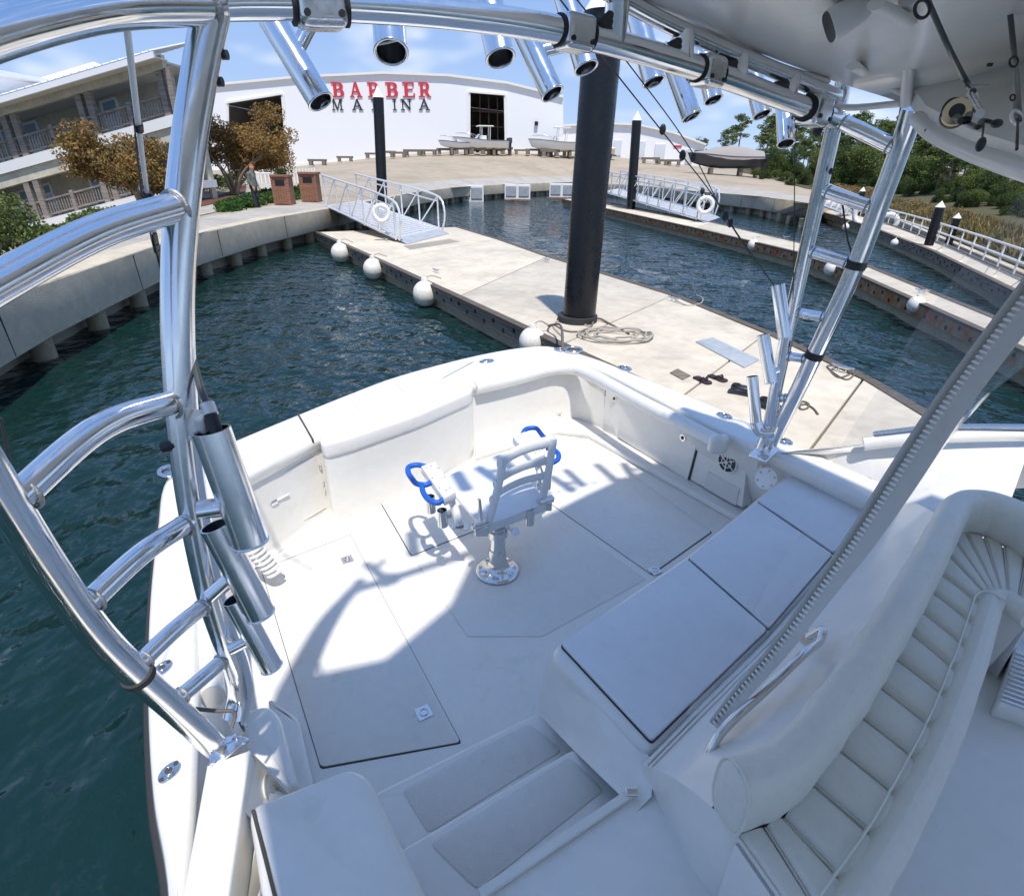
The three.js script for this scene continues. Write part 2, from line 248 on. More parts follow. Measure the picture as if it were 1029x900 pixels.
{ // quay: concrete cap wall with a dark recess and short piles below
  const q = thing('quay_wall', 'long concrete quay wall with short piles around the basin', 'quay wall', V3(-9.5, 0, -30));
  const E = []; for (let i = 0; i < fp.length; i++) E.push(fp[i]);
  const inw = E.map((p, i) => { const a = E[Math.max(0, i - 1)], b = E[Math.min(E.length - 1, i + 1)], d = b.clone().sub(a).setY(0).normalize(); return V3(d.z, 0, -d.x).negate(); }); // towards the water
  inw.forEach((n, i) => { if (n.dot(V3(-E[i].x, 0, -E[i].z)) < 0 && i < 12) n.negate(); });
  const off = (d, y) => E.map((p, i) => { const k = p.clone().addScaledVector(inw[i], d); k.y = y > 0.5 ? y - QY + p.y : y > 0.4 && p.y < 1 ? 0.2 : y === 0.5 ? Math.min(0.5, p.y - 0.2) : y; return k; });
  const wallLen = 19;
  part('wall_face', patch([off(-0.6, QY + 0.03), off(-0.02, QY + 0.03), off(0.02, QY - 0.01), off(0.03, 0.5), off(-0.1, 0.44)]), M.quay, q);
  part('recess', patch([off(-0.12, 0.46), off(-0.7, 0.44), off(-0.75, -0.6)]), M.quay, q);
  const cum = [0]; for (let i = 1; i < E.length; i++) cum.push(cum[i - 1] + E[i].distanceTo(E[i - 1]));
  const at = s => { let i = 0; while (i < E.length - 2 && cum[i + 1] < s) i++; const t = (s - cum[i]) / (cum[i + 1] - cum[i]); return [E[i].clone().lerp(E[i + 1], t), inw[i].clone().lerp(inw[i + 1], t).normalize()]; };
  const pg = clean(new THREE.CylinderGeometry(0.2, 0.2, 1.0, 10));
  for (let s = 2.5; s < cum[cum.length - 1]; s += 2.1) { const [p, n] = at(s); const g = pg.clone(); g.translate(p.x - n.x * 0.4, 0.0, p.z - n.z * 0.4); part('pile_stub', g, M.float, q); }
  for (let s = 3; s < cum[18]; s += 5.2) { const [p, n] = at(s); const t = V3(-n.z, 0, n.x); part('wall_joint', frameTo(box(0.014, 0.76, 0.02), p.clone().addScaledVector(n, 0.024).setY(0.9), t, V3(0, 1, 0), n), M.walk, q); }
}
function strip(name, top, bottom, mat, lift, kind = 'structure', label, cat) { // sheet laid on the ground between two lines of pixels
  const n = 16, A = [], pick = (L, t) => { const s = t * (L.length - 1), i = Math.min(L.length - 2, Math.floor(s)); return [lerp(L[i][0], L[i + 1][0], s - i), lerp(L[i][1], L[i + 1][1], s - i)]; };
  for (let k = 0; k <= 4; k++) { const r = []; for (let j = 0; j <= n; j++) { const a = pick(top, j / n), b = pick(bottom, j / n); r.push(T(lerp(a[0], b[0], k / 4), lerp(a[1], b[1], k / 4), lift)); } A.push(r); }
  return struct(name, patch(A), mat, kind, label, cat);
}
strip('promenade', [[-160, 340], [0, 288], [60, 266], [130, 238], [205, 218], [262, 208], [330, 198]], [[-160, 371], [0, 301], [60, 279], [130, 254], [205, 233], [262, 220], [330, 209]], M.walk, 0.02);
strip('footpath', [[150, 226], [185, 214], [214, 204], [240, 194], [262, 184]], [[150, 232], [185, 221], [222, 211], [250, 200], [276, 186]], M.walk, 0.03);
strip('mulch_bed', [[140, 221], [180, 209], [212, 197], [240, 185]], [[140, 227], [180, 216], [212, 204], [240, 193]], M.mulch, 0.035);
strip('quay_apron', [[400, 186], [458, 180], [515, 178], [573, 177], [640, 179], [700, 184], [760, 190], [816, 198]], [[400, 196.5], [458, 188], [515, 185], [573, 183], [640, 186], [700, 192], [760, 197], [816, 205]], M.walk, 0.02);

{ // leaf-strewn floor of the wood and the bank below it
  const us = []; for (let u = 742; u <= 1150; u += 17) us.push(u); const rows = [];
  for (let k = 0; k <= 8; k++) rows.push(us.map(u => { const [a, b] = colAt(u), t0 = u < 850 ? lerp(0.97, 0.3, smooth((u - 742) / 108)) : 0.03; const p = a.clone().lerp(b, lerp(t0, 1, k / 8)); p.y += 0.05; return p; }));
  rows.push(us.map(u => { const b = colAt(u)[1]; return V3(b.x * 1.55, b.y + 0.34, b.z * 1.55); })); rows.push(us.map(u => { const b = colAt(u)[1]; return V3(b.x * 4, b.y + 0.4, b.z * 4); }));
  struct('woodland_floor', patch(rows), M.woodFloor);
}
// ---------------------------------------------------------------- foliage
function leaves(r, clumps, n, size, cols, flat = 0) { // many small leaf faces spread through the clumps
  const pos = [], col = [], c = new THREE.Color(); let vol = clumps.map(k => k.r ** 2), sum = vol.reduce((a, b) => a + b, 0);
  const q = new THREE.Quaternion(), a = V3();
  for (let i = 0; i < n; i++) {
    let s = r() * sum, k = 0; while (s > vol[k] && k < clumps.length - 1) s -= vol[k++];
    const C = clumps[k], d = V3(r() * 2 - 1, r() * 2 - 1, r() * 2 - 1).normalize().multiplyScalar(C.r * Math.pow(r(), 0.45)); d.y *= C.sy ?? 0.7;
    const p = C.c.clone().add(d), t = V3(r() - 0.5, (r() - 0.5) * (1 - flat), r() - 0.5).normalize(), w = V3(r() - 0.5, (r() - 0.5) * (1 - flat), r() - 0.5).cross(t).normalize(), L = size * (0.6 + r() * 0.9);
    const base = cols[Math.floor(r() * cols.length)], j = 0.75 + r() * 0.5; c.setRGB(base[0] * j, base[1] * j, base[2] * j);
    const v = [p.clone().addScaledVector(t, -L / 2), p.clone().addScaledVector(w, L * 0.3), p.clone().addScaledVector(t, L / 2), p.clone().addScaledVector(w, -L * 0.3)];
    for (const x of [0, 1, 2, 0, 2, 3]) { pos.push(v[x].x, v[x].y, v[x].z); col.push(c.r, c.g, c.b); }
  }
  const g = new THREE.BufferGeometry(); g.setAttribute('position', new THREE.Float32BufferAttribute(pos, 3)); g.setAttribute('color', new THREE.Float32BufferAttribute(col, 3)); g.computeVertexNormals(); return boxUV(g);
}
const GREEN = [[0.10, 0.145, 0.035], [0.13, 0.18, 0.045], [0.08, 0.12, 0.032], [0.18, 0.20, 0.055]], DEEP = [[0.05, 0.08, 0.022], [0.065, 0.10, 0.028], [0.09, 0.125, 0.034]], GOLD = [[0.32, 0.18, 0.06], [0.38, 0.22, 0.075], [0.25, 0.155, 0.055], [0.20, 0.16, 0.055]], REED = [[0.30, 0.20, 0.085], [0.24, 0.17, 0.07], [0.20, 0.16, 0.06], [0.34, 0.25, 0.12]];
function pineGeo(seed, h) {
  const r = rng(seed), trunkPts = [V3(0, -0.3, 0), V3((r() - 0.5) * 0.4, h * 0.35, (r() - 0.5) * 0.4), V3((r() - 0.5) * 0.9, h * 0.7, (r() - 0.5) * 0.9), V3((r() - 0.5) * 1.0, h * 0.96, (r() - 0.5) * 1.0)];
  const cv = new THREE.CatmullRomCurve3(trunkPts), tg = [sweep(trunkPts, t => lerp(0.24, 0.05, t), { seg: 8, steps: 10 })], cl = [], n = 15 + Math.floor(r() * 7);
  for (let i = 0; i < n; i++) { const t = 0.46 + 0.52 * (i / n), p = cv.getPoint(t), a = r() * 6.283, L = lerp(3.0, 0.9, (t - 0.46) / 0.52) * (0.55 + r() * 0.7), e = p.clone().add(V3(Math.cos(a) * L, L * (0.12 + r() * 0.35), Math.sin(a) * L)); tg.push(sweep([p, p.clone().lerp(e, 0.5).add(V3(0, -0.1, 0)), e], x => lerp(0.07, 0.02, x), { seg: 5, steps: 3, cap: false })); cl.push({ c: e, r: 0.75 + r() * 0.65, sy: 0.62 }); if (r() < 0.6) cl.push({ c: p.clone().lerp(e, 0.6).add(V3((r() - 0.5) * 0.8, 0.4, (r() - 0.5) * 0.8)), r: 0.55 + r() * 0.4, sy: 0.6 }); }
  cl.push({ c: trunkPts[3].clone().add(V3(0, 0.2, 0)), r: 0.9, sy: 0.8 });
  return [merge(tg), leaves(r, cl, 3000, 0.34, GREEN)];
}
function makePine(seed, h) { const t = thing('pine_tree', 'tall pine', 'tree', V3(0, 0, 0), 'pines behind the boatyard'); const [a, b] = pineGeo(seed, h); part('trunk', a, M.pineBark, t); part('crown', b, M.leafPine, t); return t; }
{ // pines: pixel of the foot, row of the top
  const PN = [[705, 165, 138], [740, 170, 113], [727, 171, 128], [770, 176, 122], [792, 180, 118], [765, 178, 142], [782, 178, 132], [808, 184, 132], [822, 186, 122], [836, 188, 140], [850, 190, 119], [866, 193, 128], [880, 196, 136], [896, 200, 124], [908, 204, 132], [918, 206, 142], [930, 210, 138], [944, 215, 146], [955, 219, 150], [968, 224, 158], [980, 228, 166], [993, 233, 172], [1004, 238, 180], [1024, 244, 178], [1045, 250, 190], [1068, 258, 200], [888, 200, 148], [860, 192, 150], [938, 214, 164], [962, 222, 176], [828, 188, 152], [800, 182, 148]];
  { const q = rng(12); for (let i = 0; i < 34; i++) { const u = 765 + i * 9 + q() * 6; PN.push([u, 178 + Math.max(0, u - 780) * 0.22, 122 + Math.max(0, u - 900) * 0.36 + q() * 34]); } }
  const proto = [makePine(101, 15), makePine(102, 15), makePine(103, 15), makePine(104, 15), makePine(105, 15), makePine(106, 15)], r = rng(41), fresh = new Set();
  PN.forEach(([u, v, top0], i) => { const top = u > 755 && u < 960 ? top0 - 9 : top0;
    const k = i % 6, p = T(u, v), b = colAt(u)[1]; const deep = 1.3 + r() * 0.35; p.x *= deep; p.z *= deep; const rr = hd(p), h = (R(u, top, rr).y - p.y), s = V3(h / 15 * lerp(1.0, 1.45, r()), h / 15.4, h / 15 * lerp(1.0, 1.45, r()));
    const lab = i === 0 ? 'lone pine rising behind the low white building' : i === 1 ? 'tallest pine standing clear of the wood above the tarped boat' : u < 760 ? 'shorter pine beside the tall lone pine above the tarped boat' : 'tall pine in the dense wood beyond the reeds';
    if (!fresh.has(k)) { fresh.add(k); proto[k].position.copy(p); proto[k].scale.copy(s); proto[k].userData.label = lab; proto[k].rotation.y = r() * 6; } else copy(proto[k], p, r() * 6, s, lab);
  });
}
function makeShrub(seed, name, label, cat, cols, group, n = 1500) { const r = rng(seed), t = thing(name, label, cat, V3(0, 0, 0), group), cl = []; for (let i = 0; i < 11; i++) { const a = r() * 6.28, d = r() * 1.1; cl.push({ c: V3(Math.cos(a) * d, 0.5 + r() * 2.2, Math.sin(a) * d), r: 0.6 + r() * 0.5, sy: 0.8 }); } const st = []; for (let i = 0; i < 4; i++) st.push(sweep([V3((r() - 0.5) * 0.4, -0.2, (r() - 0.5) * 0.4), cl[i].c], 0.06, { seg: 5 })); part('stem', st, M.bark, t); part('crown', leaves(r, cl, n, n > 5000 ? 0.13 : 0.2, cols), M.leaf, t); return t; }
{ // broad understorey trees in front of the pines
  const P = [makeShrub(201, 'understory_tree', 'bushy dark green tree filling the wood under the pines', 'tree', DEEP, 'bushy trees under the pines', 7000), makeShrub(202, 'understory_tree', 'bushy dark green tree filling the wood under the pines', 'tree', DEEP, 'bushy trees under the pines', 7000), makeShrub(203, 'understory_tree', 'bushy bright green tree at the edge of the wood', 'tree', GREEN, 'bushy trees under the pines', 7000)];
  const r = rng(43), used = new Set();
  for (let i = 0; i < 120; i++) { const u = 754 + (i % 60) * 5.8 + r() * 4, [a, b] = colAt(u), p = a.clone().lerp(b, (i < 60 ? 0.55 : 0.8) + r() * 0.5), vt = (i < 60 ? lerp(160, 186, r()) : lerp(140, 166, r())) + Math.max(0, u - 890) * 0.2; const h = Math.max(1.2, R(u, vt, hd(p)).y - p.y), s = h / 3.2, k = r() < 0.3 ? 2 : i % 2, sc = V3(s * 0.9, s, s * 0.9); p.y -= 0.2; if (!used.has(k)) { used.add(k); P[k].position.copy(p); P[k].scale.copy(sc); } else copy(P[k], p, r() * 6, sc); }
}
{ // far tree line left of the low building
  const P = makeShrub(211, 'distant_tree', 'small round tree far behind the low white building', 'tree', DEEP, 'distant trees over the roofs', 900), S = [[572, 133], [581, 130], [592, 134], [614, 131], [626, 127], [640, 133], [652, 129], [664, 134], [676, 133], [690, 140], [699, 137]]; const r = rng(9);
  S.forEach(([u, v], i) => { const p = R(u, 158, 150), h = R(u, v, 150).y - p.y, s = h / 3.3; const sc = V3(s * 0.9, s, s * 0.9); if (!i) { P.position.copy(p); P.scale.copy(sc); } else copy(P, p, r() * 6, sc); });
}
{ // reeds along the right bank
  const r = rng(77), pos = [], col = [];
  for (let i = 0; i < 15000; i++) { const u = 828 + Math.pow(r(), 0.8) * 300, [a, b] = colAt(u), t = 0.06 + r() * 0.3, p = a.clone().lerp(b, t), h = (0.35 + r() * 0.5) * (0.5 + t * 0.4), w = 0.05 + r() * 0.06, d = V3(r() - 0.5, 0, r() - 0.5).normalize(), tip = p.clone().add(V3((r() - 0.5) * 0.5, h, (r() - 0.5) * 0.5)), base = (r() < 0.2 ? GREEN : REED)[Math.floor(r() * 4)], j = 0.7 + r() * 0.5; if (u > 850 && t < 0.1) continue; for (const q of [p.clone().addScaledVector(d, w), p.clone().addScaledVector(d, -w), tip]) { pos.push(q.x, q.y, q.z); col.push(base[0] * j, base[1] * j, base[2] * j); } }
  const g = new THREE.BufferGeometry(); g.setAttribute('position', new THREE.Float32BufferAttribute(pos, 3)); g.setAttribute('color', new THREE.Float32BufferAttribute(col, 3)); g.computeVertexNormals();
  struct('marsh_grass', clean(g), M.leaf, 'stuff', 'tall tawny marsh grass along the bank below the pines', 'grass');
  const P = makeShrub(221, 'reed_bush', 'tawny brown bush on the marsh bank below the pines', 'bush', REED, 'tawny bushes on the bank', 1500), q = rng(5); let first = true;
  for (let i = 0; i < 26; i++) { const u = 836 + i * 9.5, [a, b] = colAt(u), p = a.clone().lerp(b, 0.15 + q() * 0.3), s = (0.3 + q() * 0.22) * hd(p) / 55; p.y -= 0.2; const sc = V3(s * 1.3, s * 0.72, s * 1.3); if (first) { first = false; P.position.copy(p); P.scale.copy(sc); } else copy(P, p, q() * 6, sc); }
}
function myrtle(label, u, v, cu, cv, rad, top, n, seed, gold) { // multi-stemmed small tree
  const r = rng(seed), base = T(u, v), d = hd(base), C = R(cu, cv, d), rr = rad / FPX * d * 0.95, t = thing('crape_myrtle', label, 'tree', base), st = [], cl = [];
  for (let i = 0; i < 9; i++) { const a = r() * 6.28, k = 0.35 + r() * 0.65, e = C.clone().add(V3(Math.cos(a) * rr * k, (r() - 0.45) * rr * 0.8, Math.sin(a) * rr * 0.7 * k)), m = base.clone().lerp(e, 0.45).add(V3((r() - 0.5) * 0.3, 0, 0)).setX(lerp(base.x, e.x, 0.28)); st.push(sweep([base.clone().add(V3((r() - 0.5) * 0.4, -0.2, (r() - 0.5) * 0.3)), m, e], x => lerp(0.1, 0.015, x), { seg: 6, steps: 8 })); for (let j = 0; j < 4; j++) { const f = m.clone().lerp(e, 0.4 + r() * 0.6).add(V3((r() - 0.5) * rr, (r() - 0.2) * rr * 0.5, (r() - 0.5) * rr * 0.7)); st.push(sweep([m.clone().lerp(e, 0.35), f], x => lerp(0.03, 0.008, x), { seg: 4, cap: false })); cl.push({ c: f, r: rr * (0.27 + r() * 0.16), sy: 0.65 }); } cl.push({ c: e, r: rr * 0.36, sy: 0.65 }); }
  part('trunk', st, M.barkPale, t); part('crown', leaves(r, cl, n * 1.6 | 0, 0.11, gold ? GOLD : [...GOLD, [0.10, 0.11, 0.03]]), M.leaf, t);
}
myrtle('golden brown small tree in front of the porch of the balconied house', 150, 214, 137, 168, 39, 120, 12000, 301, false);
myrtle('golden brown multi-stemmed tree beside the dark hangar door', 228, 196, 238, 147, 37, 105, 17000, 302, true);
function hedge(name, label, pts, h, w, n, cols, seed) { const r = rng(seed), cl = []; for (let i = 0; i < pts.length - 1; i++) { const L = pts[i].distanceTo(pts[i + 1]), m = Math.max(2, Math.ceil(L / (w * 0.55))); for (let k = 0; k < m; k++) cl.push({ c: pts[i].clone().lerp(pts[i + 1], k / m).add(V3((r() - 0.5) * w * 0.3, h * (0.35 + r() * 0.25), (r() - 0.5) * w * 0.3)), r: w * (0.45 + r() * 0.2), sy: h / w * 0.8 }); } const b = pts[0].clone(); const t = thing(name, label, 'hedge', b); part('foliage', leaves(r, cl, n, 0.11, cols), M.leaf, t); const st = pts.slice(0, -1).map((p, i) => sweep([p.clone().setY(p.y - 0.1), p.clone().lerp(pts[i + 1], 0.5).setY(p.y + h * 0.4)], 0.03, { seg: 5 })); part('stem', st, M.bark, t); }
hedge('clipped_hedge', 'low clipped green hedge along the brick base of the house', [T(40, 248), T(70, 240), T(105, 230), T(128, 224)], 0.75, 1.0, 5000, GREEN, 311);
hedge('corner_bush', 'dense dark green bush at the corner by the promenade', [T(-14, 268), T(8, 262), T(22, 258)], 1.9, 1.7, 4200, [...DEEP, ...GREEN], 312);
hedge('shrub_bed', 'dark green shrubs behind the golden tree', [T(204, 194), T(222, 190), T(236, 188)], 1.1, 1.2, 3000, DEEP, 313);
{ // groundcover bed
  const r = rng(55), cl = []; for (let i = 0; i < 130; i++) { const t = r(), u = lerp(217, 302, t), v = lerp(lerp(209, 190, Math.min(1, t * 1.4)), lerp(214, 200, t), r()); cl.push({ c: T(u, v, 0.12), r: 0.4, sy: 0.5 }); }
  const m = struct('groundcover', leaves(r, cl, 9000, 0.16, [[0.05, 0.12, 0.02], [0.075, 0.15, 0.03], [0.04, 0.085, 0.02]]), M.leaf, 'stuff', 'bright green groundcover beside the promenade and bins', 'groundcover');
}
// ---------------------------------------------------------------- the balconied house on the left
{
  const line = u => 183 + (185 - u) * 0.268, FZ = -28.4, B = (u, h = 0, d = 0) => { const p = Z(u, line(u), FZ); p.y += h; p.z += d; return p; };
  const t = thing('balconied_house', 'two-storey beige house with white metal roof and wooden balcony rails', 'house', B(185, -1.5));
  let S = 3; for (let i = 0; i < 40; i++) S *= 64 / (line(90) - row(B(90, S))); let S2 = 3; for (let i = 0; i < 60; i++) S2 *= 60 / Math.max(5, line(90) - 64 - row(B(90, S + S2, 0.5))); const TOP = S + S2, RH = S * 0.31, WS = S2 / 3.4,  U0 = -70, U1 = 190;
  const bar = (u0, u1, h0, h1, d0, d1) => { const g = []; const q = [[u0, h0, d0], [u1, h0, d0], [u1, h1, d0], [u0, h1, d0], [u0, h0, d1], [u1, h0, d1], [u1, h1, d1], [u0, h1, d1]].map(a => B(...a)); for (const f of [[4, 5, 6, 7], [0, 1, 5, 4], [3, 2, 6, 7], [0, 4, 7, 3], [1, 5, 6, 2]]) g.push(patch([[q[f[0]], q[f[1]]], [q[f[3]], q[f[2]]]])); return merge(g); };
  const P = (n, g, m, o = t) => part(n, g, m, o);
  P('brick_base', bar(U0, U1, -1.9, -0.34, -0.25, -0.08), M.brick);
  P('porch_floor', bar(U0, U1, -0.34, 0, -2.6, 0.12), M.bBeam);
  P('balcony_floor', bar(U0, U1, S - 0.42, S, -2.6, 0.12), M.bBeam);
  P('porch_beam', bar(U0, U1, S - 0.95, S - 0.43, -0.28, 0.0), M.bWall);
  P('eave_beam', bar(U0, U1, TOP - 0.52, TOP - 0.02, -0.28, 0.0), M.bWall);
  P('porch_ceiling', bar(U0, U1, S - 0.5, S - 0.44, -2.6, -0.3), M.bCeil); P('balcony_ceiling', bar(U0, U1, TOP - 0.3, TOP - 0.22, -2.6, -0.3), M.bCeil);
  for (const f of [0, 1]) P('wall', bar(U0, U1 - 6, f * S, (f ? TOP : S) - 0.2, -2.8, -2.6), M.bWall);
  P('end_wall', bar(U1 - 6, U1 - 4, -1.7, TOP - 0.02, -2.8, -2.3), M.bWall);
  // roof with standing seams, fascia and a dormer
  const RT = TOP, roof = P('roof', [patch([[B(U0, RT - 0.02, 0.75), B(U1 + 2, RT - 0.02, 0.75)], [B(U0, RT + 1.6, -6), B(U1 + 2, RT + 1.6, -6)]])], M.bRoof);
  P('fascia', bar(U0, U1 + 2, RT - 0.26, RT - 0.03, 0.62, 0.74), M.bWhite, roof); P('soffit', bar(U0, U1 + 2, RT - 0.24, RT - 0.2, -0.3, 0.6), M.bCeil, roof);
  for (let u = U0; u < U1 + 2; u += 7) P('roof_seam', beam(B(u, RT + 0.0, 0.75), B(u, RT + 1.62, -6), 0.05, 0.06), M.bWhite, roof);
  P('upper_roof', [patch([[B(-70, RT + 1.2, -4.2), B(48, RT + 1.2, -4.2)], [B(-70, RT + 2.9, -9), B(20, RT + 2.9, -9)]]), patch([[B(48, RT + 1.2, -4.2), B(70, RT + 1.3, -9)], [B(20, RT + 2.9, -9), B(20, RT + 2.85, -9)]])], M.bWhite, roof);
  const dorm = P('dormer', bar(-30, 24, RT + 0.15, RT + 1.25, -4, -0.6), M.bWhite); P('dormer_roof', bar(-36, 31, RT + 1.25, RT + 1.42, -4.6, -0.3), M.bWhite, dorm);
  P('dormer_window', bar(-20, 14, RT + 0.42, RT + 1.08, -0.62, -0.57), M.glass, dorm); P('dormer_frame', [bar(-22, 16, RT + 0.32, RT + 0.41, -0.6, -0.53), bar(-22, 16, RT + 1.09, RT + 1.17, -0.6, -0.53)], M.bBeam, dorm);
  for (const f of [0, 1]) {
    const y0 = f * S;
    for (const u of [-37, -29, 38, 47, 108, 117, 184, 192]) P('post', bar(u - 2.6, u + 2.6, y0, f ? TOP - 0.5 : S - 0.9, -0.27, -0.02), M.bWood);
    P('handrail', bar(U0, U1 - 4, y0 + RH - 0.07, y0 + RH, -0.2, -0.07), M.bWood); P('bottom_rail', bar(U0, U1 - 4, y0 + 0.13, y0 + 0.2, -0.18, -0.1), M.bWood);
    for (let u = -16; u < 192; u += 2.6) P('baluster', bar(u - 0.42, u + 0.42, y0 + 0.19, y0 + RH - 0.06, -0.17, -0.11), M.bWood);
    for (const u of [10, 76, 150]) P('newel_post', bar(u - 1.7, u + 1.7, y0, y0 + RH + 0.1, -0.25, -0.05), M.bWood);
    for (const [a, b] of f ? [[-52, -34], [-30, -12], [-8, 10], [14, 30], [72, 89], [94, 111]] : [[-52, -34], [-12, 4], [8, 24], [62, 78], [82, 96], [150, 166]]) {
      const w = P('french_window', [bar(a, b, y0, y0 + 0.22, -2.6, -2.52), bar(a, a + 2.2, y0, y0 + 2.75 * WS, -2.6, -2.52), bar(b - 2.2, b, y0, y0 + 2.75 * WS, -2.6, -2.52), bar(a, b, y0 + 2.62 * WS, y0 + 2.78 * WS, -2.6, -2.515), bar(a, b, y0 + 1.98 * WS, y0 + 2.1 * WS, -2.6, -2.515)], M.bWhite);
      P('pane', bar(a + 2.2, b - 2.2, y0 + 0.22, y0 + 1.98 * WS, -2.6, -2.55), M.glass, w); P('transom_pane', bar(a + 2.2, b - 2.2, y0 + 2.1 * WS, y0 + 2.62 * WS, -2.6, -2.55), M.glass, w);
    }
  }
}
// ---------------------------------------------------------------- the big white hall
const FACE = -97;
{
  const pz = (u, v, d = 0) => { const p = Z(u, v, FACE); p.z += d; return p; };
  const t = thing('storage_hall', 'huge white metal hall with red and black lettering and two dark doors', 'building', pz(400, 158));
  const out = [[186, 184], [186, 97], [215, 86], [300, 78], [385, 74], [450, 76.5], [510, 84], [566, 98], [566, 156]].map(a => pz(...a));
  const s = new THREE.Shape(out.map(p => new THREE.Vector2(p.x, p.y)));
  const doorA = [[229, 176], [228, 103], [284, 94], [290, 166]].map(a => pz(...a)), doorB = [[471, 155], [471, 92], [508, 95], [509, 156]].map(a => pz(...a));
  for (const d of [doorA, doorB]) s.holes.push(new THREE.Path(d.map(p => new THREE.Vector2(p.x, p.y))));
  const g = new THREE.ExtrudeGeometry(s, { depth: 0.4, bevelEnabled: false }); g.translate(0, 0, FACE - 0.4);
  part('facade', clean(g), M.bWhite, t);
  for (let i = 2; i < 8; i++) part('roof_edge', beam(out[i - 1].clone().add(V3(0, 0.1, 0.1)), out[i].clone().add(V3(0, 0.1, 0.1)), 0.5, 0.3), M.bBeam, t);
  const back = out.slice(1, 8); part('roof', patch([back.map(p => p.clone().add(V3(0, 0.02, -0.3))), back.map(p => p.clone().add(V3(0, 0.02, -50)))]), M.bRoof, t);
  part('side_wall', patch([[out[7], out[7].clone().add(V3(0, 0, -50))], [out[8], out[8].clone().add(V3(0, 0, -50))]]), M.bWhite, t); part('side_wall', patch([[out[1], out[1].clone().add(V3(0, 0, -50))], [out[0], out[0].clone().add(V3(0, 0, -50))]]), M.bWhite, t);
  { const s2 = new THREE.Shape(out.map(p => new THREE.Vector2(p.x, p.y))), g2 = new THREE.ExtrudeGeometry(s2, { depth: 0.3, bevelEnabled: false }); g2.translate(0, 0, FACE - 50.3); part('rear_wall', clean(g2), M.bWall, t); }
  for (const d of [doorA, doorB]) { // door reveal and boat racks inside
    part('door_frame', [beam(d[0], d[1], 0.5, 0.25, V3(0, 0, 1)), beam(d[1], d[2], 0.5, 0.25), beam(d[2], d[3], 0.5, 0.25, V3(0, 0, 1))], M.bBeam, t);
    for (let k = 1; k < 4; k++) part('rack_beam', beam(d[0].clone().lerp(d[1], k / 4).add(V3(0, 0, -5)), d[3].clone().lerp(d[2], k / 4).add(V3(0, 0, -5)), 0.15, 0.15), M.bin, t);
    for (let k = 1; k < 4; k++) part('rack_post', beam(d[0].clone().lerp(d[3], k / 4).add(V3(0, 0, -5.2)), d[1].clone().lerp(d[2], k / 4).add(V3(0, 0, -5.2)), 0.18, 0.18, V3(0, 0, 1)), M.timber, t);
  }
  part('gutter_line', beam(pz(291, 166.5, 0.02), pz(470, 154, 0.02), 0.1, 0.5), M.bBeam, t); part('wall_lamp', box(0.5, 0.5, 0.4, pz(539, 124).x, pz(539, 124).y, FACE + 0.2), M.dark, t);
  const font = await new FontLoader().loadAsync('fonts/droid/droid_serif_bold.typeface.json'), font2 = await new FontLoader().loadAsync('fonts/droid/droid_serif_regular.typeface.json');
  const word = (txt, fnt, mat, us, v0, v1, squash) => { const y0 = pz(us[0], v0).y, H = pz(us[0], v1).y - y0; [...txt].forEach((c, i) => { const tg = new TextGeometry(c, { font: fnt, size: H, depth: 0.12, curveSegments: 5 }); tg.computeBoundingBox(); const w = tg.boundingBox.max.x - tg.boundingBox.min.x, p = pz(us[i], v0), pw = (squash) / w; tg.translate(-tg.boundingBox.min.x, 0, 0); if (c !== 'I') tg.scale(pw, H / (tg.boundingBox.max.y), 1); else tg.scale(1, H / tg.boundingBox.max.y, 1); tg.translate(p.x, pz(us[i], v0).y, FACE + 0.02); part('letter', clean(tg), mat, t); }); };
  const px = FPX ? pz(401, 100).x - pz(400, 100).x : 0;
  word('BARBER', font, M.red, [334, 352, 370, 388, 405, 421], 97.5, 82.5, px * 12.2);
  word('MARINA', font2, M.ink, [334, 354, 373.5, 395, 403, 421], 110.5, 99.5, px * 11.2);
}
// ---------------------------------------------------------------- the low white building and the yard
{
  const z = -104, q = (u, v, d = 0) => { const p = Z(u, v, z); p.z += d; return p; };
  const t = thing('low_white_building', 'long low white building with roller doors at the edge of the yard', 'building', q(640, 161));
  const o = [[560, 156], [560, 127], [612, 125], [640, 126], [676, 134], [709, 146], [709, 169]].map(a => q(...a));
  const s = new THREE.Shape(o.map(p => new THREE.Vector2(p.x, p.y))); const g = new THREE.ExtrudeGeometry(s, { depth: 14, bevelEnabled: false }); g.translate(0, 0, z - 14); part('walls', clean(g), M.bWhite, t);
  for (let i = 2; i < 6; i++) part('roof_edge', beam(o[i - 1].clone().add(V3(0, 0.12, 0.15)), o[i].clone().add(V3(0, 0.12, 0.15)), 0.6, 0.25), M.bBeam, t);
  for (const [a, b, c, d] of [[616, 141, 625, 156], [641, 142, 649, 158], [657, 145, 669, 160], [688, 150, 697, 165]]) { const A = q(a, d), Bq = q(b ? c : c, b); const w = Bq.x - A.x, h = Bq.y - A.y; part('roller_door', box(w, h, 0.2, A.x + w / 2, A.y + h / 2, z + 0.05), M.alum, t); }
  part('sign_stripe', box(1.3, 0.3, 0.1, q(681, 147).x, q(681, 147).y, z + 0.06), M.red, t); part('sign_plate', box(1.4, 0.25, 0.1, q(702, 152).x, q(702, 152).y, z + 0.06), M.ink, t);
}
